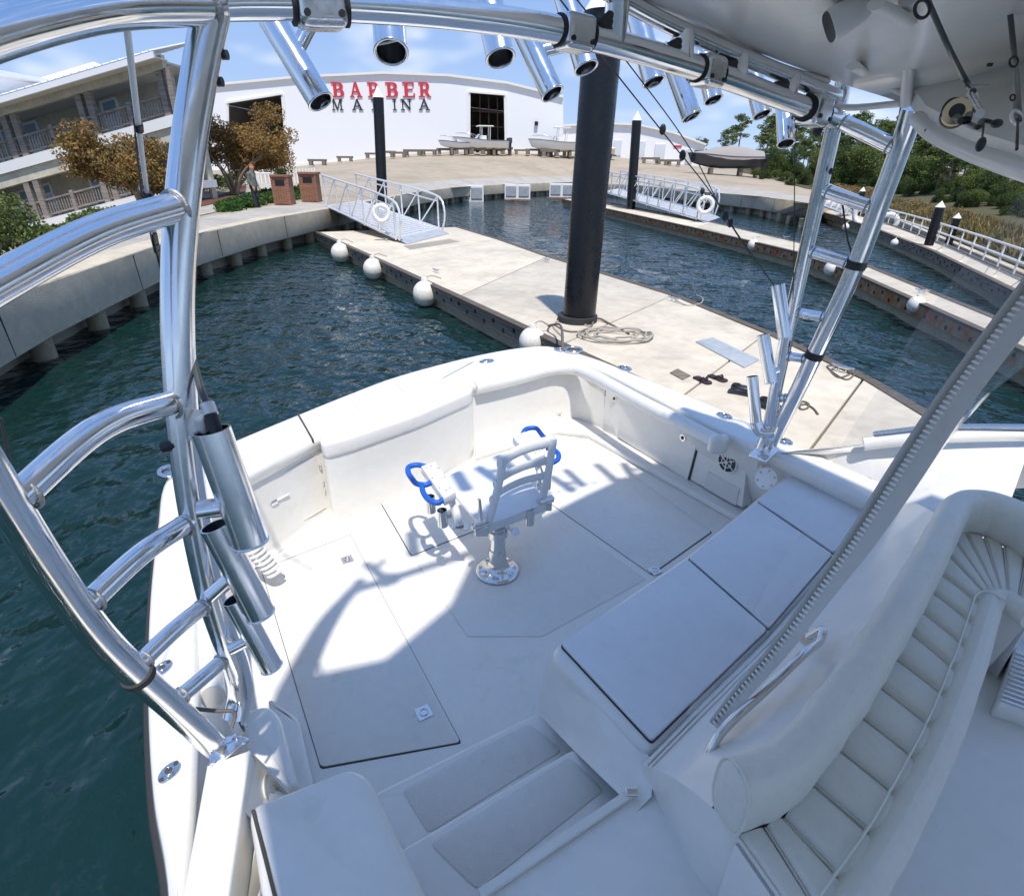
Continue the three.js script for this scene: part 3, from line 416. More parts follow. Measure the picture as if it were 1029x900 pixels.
{ // low timber boat blocks standing in rows on the yard
  const t = thing('boat_block', 'low timber boat block on two feet on the sandy yard', 'boat block', V3(0, 0, 0), 'boat blocks along the edge of the yard');
  part('timber', rbox(2.3, 0.26, 0.36, 0, 0.66, 0, 0.04), M.timber, t); for (const s of [-0.8, 0.8]) { part('foot', rbox(0.42, 0.52, 0.6, s, 0.28, 0, 0.05), M.timber, t); part('foot_plate', rbox(0.6, 0.08, 0.8, s, 0.05, 0, 0.02), M.concrete, t); }
  const spots = [[318, 166], [347, 162], [375, 158.5], [389, 157.5], [400, 158], [415, 156.5], [431, 155.5], [448, 155], [466, 155], [478, 155], [498, 155], [505, 154.5], [524, 155], [536, 155], [552, 157], [560, 156.5], [676, 166], [668, 165], [654, 164]]; const r = rng(3);
  spots.forEach(([u, v], i) => { const p = T(u, v + 1); if (!i) { t.position.copy(p); t.scale.setScalar(1.1); } else copy(t, p, (r() - 0.5) * 0.5, 1.0 + r() * 0.35); });
}
function motorboat(name, label, pos, L, turn, { cover = false, top = false, hullMat = M.hull, tilt = 0 } = {}) { // hull along x, bow towards -x; on blocks
  const t = thing(name, label, 'boat', V3(0, 0, 0)), W = L * 0.3, H = L * 0.16, rows = [], deck = [];
  for (let i = 0; i <= 14; i++) { const s = i / 14, w = W / 2 * Math.pow(Math.sin(Math.min(1, s * 1.5 + 0.02) * Math.PI / 2), 0.7), x = -L / 2 + L * s, sh = H * (1.25 - 0.3 * smooth(s * 1.4)), keel = H * 0.5 * Math.pow(1 - Math.min(1, s * 2.2), 2), r = []; for (const [a, b] of [[-1, 1], [-0.96, 0.8], [-0.72, 0.25], [0, 0], [0.72, 0.25], [0.96, 0.8], [1, 1]]) r.push(V3(x - (1 - s) * b * L * 0.06, 0.75 + keel + (sh - keel) * b, w * a)); rows.push(r); deck.push([r[0], r[0].clone().lerp(r[6], 0.5).add(V3(0, 0.08, 0)), r[6]]); }
  rows.push(rows[14].map(p => V3(p.x, 0.75 + H * 0.5, 0)));
  part('hull', patch(rows), hullMat, t); part('rub_rail', [sweep(rows.slice(0, 15).map(r => r[0]), 0.05, { seg: 6 }), sweep(rows.slice(0, 15).map(r => r[6]), 0.05, { seg: 6 })], M.navy, t);
  if (cover) { const cr = []; for (let i = 0; i <= 14; i++) { const s = i / 14, k = Math.sin(Math.min(1, s * 1.25) * Math.PI * 0.5), hp = s < 0.35 ? 0.3 + s * 1.7 : s < 0.6 ? 0.95 : lerp(0.95, 0.45, (s - 0.6) / 0.4), a = rows[i][0], b = rows[i][6]; cr.push([-0.1, 0, 0.2, 0.38, 0.5, 0.62, 0.8, 1, 1.1].map((f, j) => { const q = a.clone().lerp(b, clamp(f, -0.01, 1.01)); q.y += [-0.3, 0.05, 0.62, 0.92, 1, 0.92, 0.62, 0.05, -0.3][j] * hp * k * H + 0.03 * Math.sin(i * 2.1 + j); return q; })); } part('cover', patch(cr), M.tarp, t); }
  else { part('deck', patch(deck), M.gel, t); const wx = -L * 0.08, wy = 0.75 + H; part('windscreen', patch([[V3(wx - 0.3, wy, -W * 0.32), V3(wx - 0.6, wy, 0), V3(wx - 0.3, wy, W * 0.32)], [V3(wx + 0.2, wy + H * 0.55, -W * 0.27), V3(wx, wy + H * 0.6, 0), V3(wx + 0.2, wy + H * 0.55, W * 0.27)]]), M.glass, t); part('console', rbox(L * 0.12, H * 0.5, W * 0.5, L * 0.02, wy + H * 0.2, 0, 0.1), M.gel, t); for (const s of [-1, 1]) part('bow_rail', sweep([V3(-L * 0.5, wy + 0.75, 0), V3(-L * 0.38, wy + 0.8, s * W * 0.3), V3(-L * 0.15, wy + 0.55, s * W * 0.45), V3(-L * 0.1, wy, s * W * 0.47)], 0.03, { seg: 6, steps: 10 }), M.steel, t); }
  if (top) { for (const [x, s] of [[-0.02, -1], [-0.02, 1], [0.14, -1], [0.14, 1]]) part('top_post', pipe(V3(L * x, 0.75 + H, s * W * 0.3), V3(L * (x + 0.01), 0.75 + H * 2.4, s * W * 0.28), 0.05, 8), M.alum, t); part('canopy', rbox(L * 0.3, 0.14, W * 0.75, L * 0.06, 0.78 + H * 2.4, 0, 0.06), M.gel, t); }
  for (const s of [-0.25, 0.25]) { const m = part('outboard_motor', rbox(0.55, 0.75, 0.42, L / 2 + 0.3, 0.85 + H * 0.9, s * W, 0.14), hullMat === M.hull ? M.navy : M.black, t); part('motor_leg', rbox(0.3, 1.0, 0.16, L / 2 + 0.32, 0.25 + H * 0.7, s * W, 0.05), M.black, m); }
  for (const x of [-0.2, 0.22]) part('cradle', rbox(0.4, 0.85, W * 0.6, L * x, 0.4, 0, 0.03), M.timber, t);
  t.position.copy(pos); t.rotation.y = turn; return t;
}
motorboat('motorboat', 'white motorboat with a canopy in front of the open hall door', T(484, 156, 0), 7.5, 0.25, { top: true });
motorboat('motorboat', 'small white motorboat without canopy beside the hall door', T(468, 155.5, 0.0).add(V3(-1, 0, 1)), 5, 0.3);
motorboat('cabin_boat', 'white cabin boat with rails in front of the low white building', T(560, 158, 0), 8, 0.12, { top: true });
motorboat('tarped_boat', 'motorboat under a grey tarpaulin beside the low white building', T(729, 176, 0), 8.4, -0.12, { cover: true, hullMat: M.navy });
{ // delivery cart near the low building
  const p = T(606, 160), t = thing('yard_trailer', 'small tan trailer parked before the low white building', 'trailer', p); part('body', rbox(3.2, 0.9, 1.6, p.x, p.y + 1.1, p.z, 0.08), M.gold, t); part('frame', rbox(3.8, 0.15, 1.2, p.x, p.y + 0.55, p.z, 0.03), M.dark, t); for (const s of [-0.9, 0.9]) part('wheel', disc(0.36, 0.22, V3(p.x + s, p.y + 0.36, p.z + 0.75), V3(0, 0, 1)), M.rubber, t);
}
// ---------------------------------------------------------------- pilings, bumpers, bins, fence
function piling(label, foot, topPt, rad, capH, bandY) {
  const t = thing('piling', label, 'piling', foot.clone()); part('shaft', sweep([foot.clone().setY(-0.8), topPt], rad, { seg: 28 }), M.pile, t);
  if (capH) { const g = new THREE.ConeGeometry(rad * 1.08, capH, 24); g.translate(topPt.x, topPt.y + capH / 2, topPt.z); part('cap', clean(g), M.cap, t); }
  return t;
}
{
  const f1 = G(580, 322, 0.55), r1 = hd(f1); const p1 = piling('thick black piling rising beside the boat stern through the floating dock', f1, R(608, 12, r1 + 0.1), 0.31, 0.5);
  part('collar', [sweep([f1.clone().setY(0.55), f1.clone().setY(0.66)], 0.38, { seg: 28 })], M.rubber, p1);
  const f2 = G(384, 225, 0.3), r2 = hd(f2); piling('slim black piling behind the near gangway with a white cone cap', f2, R(380, 98, r2), 0.26, 0.5);
  const f3 = G(634, 214, 0.3), r3 = hd(f3); piling('slim black piling beside the far gangway with a white cone cap', f3, R(640, 121, r3), 0.3, 0.55);
  const f4 = G(931, 256, 0.2), r4 = hd(f4); piling('black piling with white cap at the marsh dock, the taller of two', f4, R(945, 208, r4), 0.16, 0.22);
  const f5 = G(951, 252, 0.2), r5 = hd(f5); piling('black piling with white cap at the marsh dock, the shorter of two', f5, R(962, 219, r5), 0.14, 0.2);
  const f6 = G(862, 222, 0.2), r6 = hd(f6); piling('small black piling with white cap half behind the tower leg', f6, R(867, 192, r6), 0.16, 0.25);
}
{ // bumper panels on the far quay wall
  const lab = ['white bumper panel with rust stains, second from the near gangway', 'white bumper panel with rust stains, third from the near gangway', 'white bumper panel with rust stains beside the thick black piling', 'narrow white bumper panel right behind the near gangway']; const mk = (u0, u1, v0, v1, i) => { const a = G(u0, 0.5 * (v0 + v1) - 5, QY), y = QY, c = R((u0 + u1) / 2, v0, hd(G((u0 + u1) / 2, 187, QY)) - 0.6), r = hd(c), b = R((u0 + u1) / 2, v1, r); const w = (u1 - u0) / FPX * r * 0.98, h = c.y - b.y, m = c.clone().lerp(b, 0.5), t = thing('dock_bumper', lab[i], 'bumper', b, 'bumper panels on the quay wall');
    part('frame', rbox(w, h, 0.16, m.x, m.y, m.z, 0.04), M.bBeam, t); for (const s of [-0.25, 0.25]) part('pad', rbox(w * 0.4, h * 0.66, 0.12, m.x + s * w, m.y + h * 0.06, m.z + 0.09, 0.05), M.plateGrey, t); part('rust_strip', rbox(w * 0.98, h * 0.1, 0.1, m.x, m.y - h * 0.47, m.z + 0.06, 0.01), M.rusty, t); };
  mk(459, 485, 186, 204, 0); mk(508, 532, 185, 201, 1); mk(553, 576, 184, 199, 2); mk(416, 428, 190, 206, 3);
}
function bin(label, u, v, w) { const p = T(u, v), d = hd(p), s = w / FPX * d * 0.8, h = s * 1.65, t = thing('litter_bin', label, 'bin', p), B = (a, b, c, x, y, z, r = 0.02) => rbox(a, b, c, p.x + x, p.y + y, p.z + z, r);
  part('body', B(s * 0.92, h * 0.9, s * 0.9, 0, h * 0.47, 0), M.bin, t); for (let i = 0; i < 6; i++) part('slat', B(s * 0.13, h * 0.5, 0.04, (i - 2.5) * s * 0.155, h * 0.3, s * 0.46, 0.008), M.bin, t); part('opening_shade', B(s * 0.55, h * 0.17, 0.03, 0, h * 0.74, s * 0.455, 0.005), M.dark, t); part('lid', B(s * 1.05, h * 0.08, s * 1.05, 0, h * 0.96, 0), M.bin, t); for (const k of [-1, 1]) part('corner_post', B(s * 0.1, h * 0.94, s * 0.1, k * s * 0.46, h * 0.47, s * 0.44, 0.01), M.bin, t); return [p, h]; }  // shade inside the bin mouth is painted as a near-black plate on its face
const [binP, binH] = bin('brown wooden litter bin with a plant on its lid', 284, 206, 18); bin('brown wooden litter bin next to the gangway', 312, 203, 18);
{ const r = rng(88), cl = []; for (let i = 0; i < 4; i++) cl.push({ c: binP.clone().add(V3((r() - 0.5) * 0.3, binH + 0.12, (r() - 0.5) * 0.2)), r: 0.22, sy: 0.7 }); const t = thing('potted_plant', 'small dark plant on top of the litter bin', 'plant', binP.clone().setY(binP.y + binH)); part('foliage', leaves(r, cl, 400, 0.1, DEEP), M.leaf, t); part('pot', sweep([binP.clone().setY(binP.y + binH * 0.99), binP.clone().setY(binP.y + binH + 0.1)], 0.16, { seg: 12 }), M.dark, t); }
{ // white picket fence in front of the hall door
  const t = thing('picket_fence', 'low white picket fence in front of the dark hall door', 'fence', T(262, 184)); for (let i = 0; i < 24; i++) { const u = lerp(240, 316, i / 23), v = lerp(187, 186, i / 23) - 2, p = T(u, v); part('picket', rbox(0.12, 1.0, 0.06, p.x, p.y + 0.5, p.z, 0.01), M.bBeam, t); } part('rail', sweep([T(240, 185, 0.75), T(280, 184.5, 0.75), T(316, 184, 0.75)], 0.05, { seg: 6, steps: 8 }), M.bBeam, t);
}
// ---------------------------------------------------------------- floating docks
const DY = 0.55;
function dock(name, label, L, Rr, seams, topMats, o = {}) { // near edge L and far edge Rr: matching lists of points at deck height
  const t = thing(name, label, 'dock', L[0].clone().setY(0)); const n = L.length;
  for (let i = 0; i < n - 1; i++) { // one concrete panel between two seams
    const q = [L[i], L[i + 1], Rr[i + 1], Rr[i]], c = q.reduce((a, b) => a.add(b), V3()).multiplyScalar(0.25), in_ = q.map(p => p.clone().lerp(c, 0.0).addScaledVector(c.clone().sub(p).normalize(), o.gap ?? 0.03));
    part('deck_panel', prism(in_, DY - 0.12, DY, 0.012), topMats[i % topMats.length], t);
  }
  const poly = [...L, ...[...Rr].reverse()]; part('float', prism(poly, -0.5, DY - 0.125), M.float, t);
  for (const E of [L, Rr]) { const sgn = E === L ? 1 : -1; for (let i = 0; i < n - 1; i++) { const d = E[i + 1].clone().sub(E[i]).setY(0).normalize(), nn = V3(-d.z, 0, d.x).multiplyScalar(E[i].clone().lerp(E[i + 1], 0.5).sub(L[i].clone().lerp(Rr[i], 0.5)).dot(V3(-d.z, 0, d.x)) > 0 ? 1 : -1), a = E[i].clone().addScaledVector(nn, 0.06), b = E[i + 1].clone().addScaledVector(nn, 0.06); const wl = part('waler_board', beam(a.clone().setY(DY - 0.17), b.clone().setY(DY - 0.17), 0.12, 0.26), o.waler || M.timber, t); part('cap_board', beam(a.clone().setY(DY - 0.01), b.clone().setY(DY - 0.01), 0.17, 0.05), M.rubRail, t);
    const len = a.distanceTo(b), m = Math.floor(len / 0.42), hs = []; for (let k = 0; k < m; k++) hs.push(disc(0.045, 0.02, a.clone().lerp(b, (k + 0.5) / m).addScaledVector(nn, 0.06).setY(DY - 0.12 - (k % 2) * 0.1), nn, 8)); if (hs.length) part('bolt_holes', hs, M.dark, t, { kind: 'stuff' }); } }
  return t;
}
const nearL = [[320, 233], [385, 262], [462, 297], [566, 345], [684, 399], [806, 462], [930, 540]].map(a => G(...a, DY)), nearR = [[458, 228], [498, 240], [550, 258], [676, 297], [770, 335], [868, 381], [990, 455]].map(a => G(...a, DY));
const nd = dock('floating_dock', 'wide pale concrete floating dock alongside the boat', nearL, nearR, null, [M.dockTop, M.dockTop, M.dockTop2, M.dockTop], {});
part('ramp_landing_mark', prism(GL([[405, 247], [452, 240], [462, 243], [412, 251]], DY), DY, DY + 0.004), M.gold, nd);
part('utility_hatch', prism(GL([[699, 344], [716, 340], [763, 362], [748, 370]], DY), DY, DY + 0.02, 0.004), M.plateGrey, nd); part('small_cover', prism(GL([[673, 375], [681, 371], [694, 378], [686, 382]], DY), DY, DY + 0.015, 0.003), M.timber, nd);
const farL = [[566, 200], [601, 207.5], [700, 229], [811, 255], [863, 275], [994, 333], [1120, 392]].map(a => G(...a, DY)), farR = [[585, 199], [622, 205.5], [715, 223.5], [820, 248], [872, 268], [1004, 322], [1130, 378]].map(a => G(...a, DY));
dock('finger_dock', 'long rust-stained finger dock across the blue water', farL, farR, null, [M.dockTop2, M.dockTop], { waler: M.rusty });
const thL = [[822, 211], [880, 229], [940, 252], [1015, 288], [1100, 330]].map(a => G(...a, DY)), thR = [[832, 208], [890, 224], [950, 246], [1028, 280], [1115, 320]].map(a => G(...a, DY));
const md = dock('marsh_dock', 'far narrow dock with white rails below the tawny marsh', thL, thR, null, [M.dockTop2], { waler: M.timber });
for (const y of [0.5, 0.95]) part('side_rail', sweep(thR.map(p => p.clone().setY(DY + y * 0.7)), 0.035, { seg: 6, steps: 20 }), M.cap, md);
{ const c = curve(thR, 26); for (const p of c) part('rail_post', pipe(p.clone().setY(DY), p.clone().setY(DY + 0.68), 0.03, 6), M.cap, md); part('dock_box', rbox(1.6, 0.6, 0.8, G(838, 211, DY).x, DY + 0.3, G(838, 211, DY).z, 0.05), M.cap, md); }
function gangway(label, a0, a1, b0, b1, h, n, hoop) { // two truss rails and a ribbed deck
  const t = thing('gangway', label, 'gangway', a1.clone()); const up = V3(0, h, 0), r = 0.045;
  const dk = part('deck_plate', patch([[a0, a1], [b0, b1]].map(q => q.map(p => p.clone().add(V3(0, 0.06, 0))))), M.alum, t);
  for (let i = 1; i < 26; i++) part('rib', beam(a0.clone().lerp(a1, i / 26).add(V3(0, 0.075, 0)), b0.clone().lerp(b1, i / 26).add(V3(0, 0.075, 0)), 0.04, 0.02), M.alum, dk);
  const fl = a1.clone().sub(a0).setY(0).normalize(); part('ramp_flap', patch([[a1.clone().add(V3(0, 0.06, 0)), b1.clone().add(V3(0, 0.06, 0))], [a1.clone().addScaledVector(fl, 0.9).setY(DY + 0.012), b1.clone().addScaledVector(fl, 0.9).setY(DY + 0.012)]]), M.plateGrey, t);
  for (const [s, e] of [[a0, a1], [b0, b1]]) {
    const d = e.clone().sub(s).normalize(), st = s.clone().add(up), et = e.clone().add(up);
    part('top_rail', sweep([st, et, ...(hoop ? [et.clone().addScaledVector(d, 0.35).add(V3(0, -0.12, 0)), e.clone().addScaledVector(d, 0.55).add(V3(0, h * 0.5, 0)), e.clone().addScaledVector(d, 0.3).add(V3(0, 0.05, 0))] : [])], r, { seg: 8, steps: 40 }), M.alum, t);
    part('bottom_rail', pipe(s.clone().add(V3(0, 0.06, 0)), e.clone().add(V3(0, 0.06, 0)), r * 1.3, 8), M.alum, t); part('mid_rail', pipe(s.clone().lerp(st, 0.85), e.clone().lerp(et, 0.85), r * 0.7, 8), M.alum, t);
    for (let i = 0; i <= n; i++) { part('post', pipe(s.clone().lerp(e, i / n), st.clone().lerp(et, i / n), r * 0.9, 8), M.alum, t); if (i < n) part('brace', pipe(s.clone().lerp(e, i / n), st.clone().lerp(et, (i + 1) / n), r * 0.7, 8), M.alum, t); }
  }
  return t;
}
gangway('white railed gangway from the quay down to the pale floating dock', G(328, 208, 1.33), G(398, 241, 0.62), G(360, 203, 1.33), G(441, 231, 0.62), 1.35, 5, true);
gangway('white railed gangway from the quay down to the rust-stained finger dock', G(606, 193, 1.36), G(700, 221, 0.62), G(622, 190, 1.36), G(716, 216, 0.62), 1.45, 9, true);
gangway('small far white gangway down to the marsh dock', G(822, 206, 1.36), G(850, 216, 0.62), G(828, 204, 1.36), G(858, 213, 0.62), 1.0, 5, false);
function ring(label, p, R0) { const t = thing('life_ring', label, 'life ring', p.clone().add(V3(0, -R0, 0))), ax = V3(-p.x, 0, -p.z).normalize(); part('ring', torus(R0, R0 * 0.3, p, ax), M.cap, t); for (let k = 0; k < 4; k++) { const a = k * 1.5708 + 0.78, s = V3(ax.z, 0, -ax.x), q = p.clone().addScaledVector(s, Math.cos(a) * R0).add(V3(0, Math.sin(a) * R0, 0)), tg = s.clone().multiplyScalar(-Math.sin(a)).add(V3(0, Math.cos(a), 0)); part('band', disc(R0 * 0.33, 0.06, q, tg, 12), M.poly, t); } }
ring('white life ring on the gangway to the floating dock', R(383, 214, hd(G(392, 239, 0.62)) - 0.35), 0.27); ring('white life ring on the gangway to the finger dock', R(709, 206, hd(G(700, 221, 0.62)) - 0.4), 0.36);
ring('white life ring on the marsh dock, closer to the yard', R(868, 216, hd(thR[1]) - 0.2), 0.42); ring('white life ring on the marsh dock, farther along the rail', R(893, 223, hd(thR[1]) - 1.4), 0.38);
function fender(label, u, v, rpx, y0, group) { const p = group ? R(u, v, hd(G(u, v, y0)) - 0.8) : G(u, v, y0), d = p.distanceTo(V3(0, EYE, 0)), r = rpx / FPX * d * 0.93, t = thing('fender', label, 'fender', p.clone().add(V3(0, -r, 0)), group); part('ball', ball(r, p, 1.05), M.fender, t); const g = new THREE.CylinderGeometry(r * 0.22, r * 0.32, r * 0.35, 12); g.translate(p.x, p.y + r * 1.1, p.z); part('neck', clean(g), M.fender, t); part('line', sweep([p.clone().add(V3(0, r * 1.2, 0)), p.clone().add(V3(r * 0.5, r * 1.25 + 0.04, -r * 0.4)), p.clone().add(V3(r * 1.3, 0.62 - y0 + 0.03, -r * 0.8))], 0.014, { seg: 6, steps: 8 }), M.rope, t); }
const FL = 'round white ball fender hung on the side of the floating dock';
fender('round white ball fender closest to the gangway on the floating dock', 342, 254, 9, 0.32); fender('round white ball fender, the middle one of three on the floating dock', 375, 270, 10, 0.32); fender('round white ball fender, the largest of three before the stern on the floating dock', 427, 295, 12.5, 0.32); fender('round white ball fender squeezed behind the boat stern corner', 535, 343, 14.5, 0.42);
for (const [u, v, r] of [[757, 246, 5], [836, 270, 6.5], [921, 306, 7]]) fender('round white ball fender hung on the rust-stained finger dock', u, v, r, 0.35, 'fenders along the finger dock');
for (const [u, v, r] of [[850, 228, 2.8], [899, 244, 3], [918, 243, 2.6], [944, 255, 3], [964, 266, 3.2], [998, 281, 3.3], [988, 279, 2.5]]) fender('small white ball fender hung on the marsh dock', u, v, r, 0.35, 'fenders along the marsh dock');
function cleat(parentLabel, p, ang, s = 1, grp) { const t = thing('cleat', parentLabel, 'cleat', p, grp), c = Math.cos(ang), n = Math.sin(ang), at = (a, y) => p.clone().add(V3(c * a * s, y * s, n * a * s)); part('horn', sweep([at(-0.2, 0.12), at(-0.1, 0.1), at(0.1, 0.1), at(0.2, 0.12)], t2 => 0.016 * s * (1 + Math.sin(t2 * Math.PI)), { seg: 8, steps: 12 }), M.brushed, t); for (const k of [-0.07, 0.07]) part('foot', pipe(at(k, 0), at(k, 0.1), 0.022 * s, 8), M.brushed, t); }
for (const [u, v] of [[677, 303], [549, 263]]) cleat('metal cleat on the water side of the floating dock, near the black piling', G(u, v, DY), 0.9, 0.8, 'cleats near the piling'); cleat('metal cleat on the floating dock beside the tower leg', G(846, 374, DY), 0.9, 0.8); for (const [u, v] of [[388, 240], [438, 272]]) cleat('metal cleat on the floating dock between the ball fenders', G(u, v + 2, DY), 0.9, 0.8, 'cleats by the fenders'); for (const [u, v] of [[790, 242], [926, 297]]) cleat('metal cleat on the finger dock', G(u, v - 2, DY), 0.9, 0.8, 'finger dock cleats');
// ---------------------------------------------------------------- ropes and shoes on the dock
{
  const P = (u, v, y = 0.012) => G(u, v, DY).add(V3(0, y, 0)), r = rng(61), coil = []; for (let i = 0; i < 90; i++) { const a = i * 0.28, k = 0.14 + 0.16 * Math.abs(Math.sin(i * 0.11)); const c = P(618, 339); coil.push(c.add(V3(Math.cos(a) * k * 2.2, 0.02 + r() * 0.05, Math.sin(a) * k * 1.5))); }
  single('rope_coil', [sweep(coil, 0.017, { seg: 6, steps: 420 }), sweep([P(600, 332), P(585, 326), P(566, 322), P(556, 327), P(566, 340)], 0.017, { seg: 6, steps: 40 })], M.rope, 'pale mooring rope heaped on the dock by the black piling', 'rope');
  single('mooring_line', sweep([P(632, 336), P(615, 327), P(600, 322, 0.05), P(590, 332), P(572, 334), P(556, 327), P(551, 333, 0.1), P(560, 340, 0.25), G(566, 352, 1.22)], 0.02, { seg: 6, steps: 60 }), M.darkRope, 'dark mooring line from the dock to the stern corner', 'rope');
  single('dock_line', sweep([P(677, 303, 0.06), P(690, 307), P(702, 306), P(706, 300), P(700, 297)], 0.014, { seg: 6, steps: 40 }), M.rope, 'thin pale line lying by the cleat at the water side', 'rope');
  single('dock_line', [sweep([P(846, 374, 0.1), P(835, 372), P(843, 380), P(857, 372), P(832, 368), P(850, 382), P(862, 374)], 0.012, { seg: 6, steps: 70 })], M.darkRope, 'dark tangled line around the cleat beside the tower leg', 'rope');
  single('dock_line', sweep([P(803, 407), P(807, 404), P(812, 406), P(811, 411), P(805, 412), P(804, 408), P(810, 407), P(817, 411), P(822, 417)], 0.012, { seg: 6, steps: 50 }), M.darkRope, 'dark scrap of line lying between the two dock seams', 'rope');
  const shoe = (label, cat, u, v, ang, L, mat, kind) => { const p = G(u, v, DY), t = thing(kind, label, cat, p), o = []; for (const [x, w] of [[-0.5, 0.13], [-0.45, 0.19], [-0.2, 0.17], [0.1, 0.18], [0.32, 0.21], [0.46, 0.16], [0.5, 0.07]]) o.push([x, w]); const pl = [...o, ...o.slice().reverse().map(([x, w]) => [x, -w])].map(([x, w]) => [p.x + (x * Math.cos(ang) - w * Math.sin(ang)) * L, p.z + (x * Math.sin(ang) + w * Math.cos(ang)) * L]); part('sole', prism(pl, DY + 0.002, DY + 0.03, 0.006), mat, t); const at = (x, w, y) => V3(p.x + (x * Math.cos(ang) - w * Math.sin(ang)) * L, DY + y, p.z + (x * Math.sin(ang) + w * Math.cos(ang)) * L); if (kind === 'flip_flop') { for (const s of [-1, 1]) part('strap', sweep([at(0.3, 0, 0.03), at(0.15, s * 0.1, 0.07), at(-0.05, s * 0.18, 0.03)], 0.012, { seg: 6, steps: 8 }), M.black, t); } else { part('upper', sweep([at(0.42, 0, 0.05), at(0.2, 0, 0.08), at(-0.1, 0, 0.09), at(-0.42, 0, 0.08)], k => L * (0.13 + 0.05 * Math.sin(k * 3)), { seg: 12, steps: 10, sy: 0.5, upv: V3(0, 1, 0) }), M.black, t); part('collar', torus(L * 0.12, 0.014, at(-0.25, 0, 0.115), V3(0, 1, 0)), M.dark, t); } };
  shoe('maroon flip-flop closer to the small brown dock cover', 'sandal', 706, 383, 1.15, 0.30, M.maroon, 'flip_flop'); shoe('maroon flip-flop closer to the grey dock hatch', 'sandal', 721, 381, 1.0, 0.30, M.maroon, 'flip_flop');
  shoe('black shoe beside the maroon flip-flops', 'shoe', 746, 396, 0.5, 0.36, M.black, 'black_shoe'); shoe('black shoe beside the foot of the tower leg', 'shoe', 773, 411, 0.9, 0.34, M.black, 'black_shoe');
}
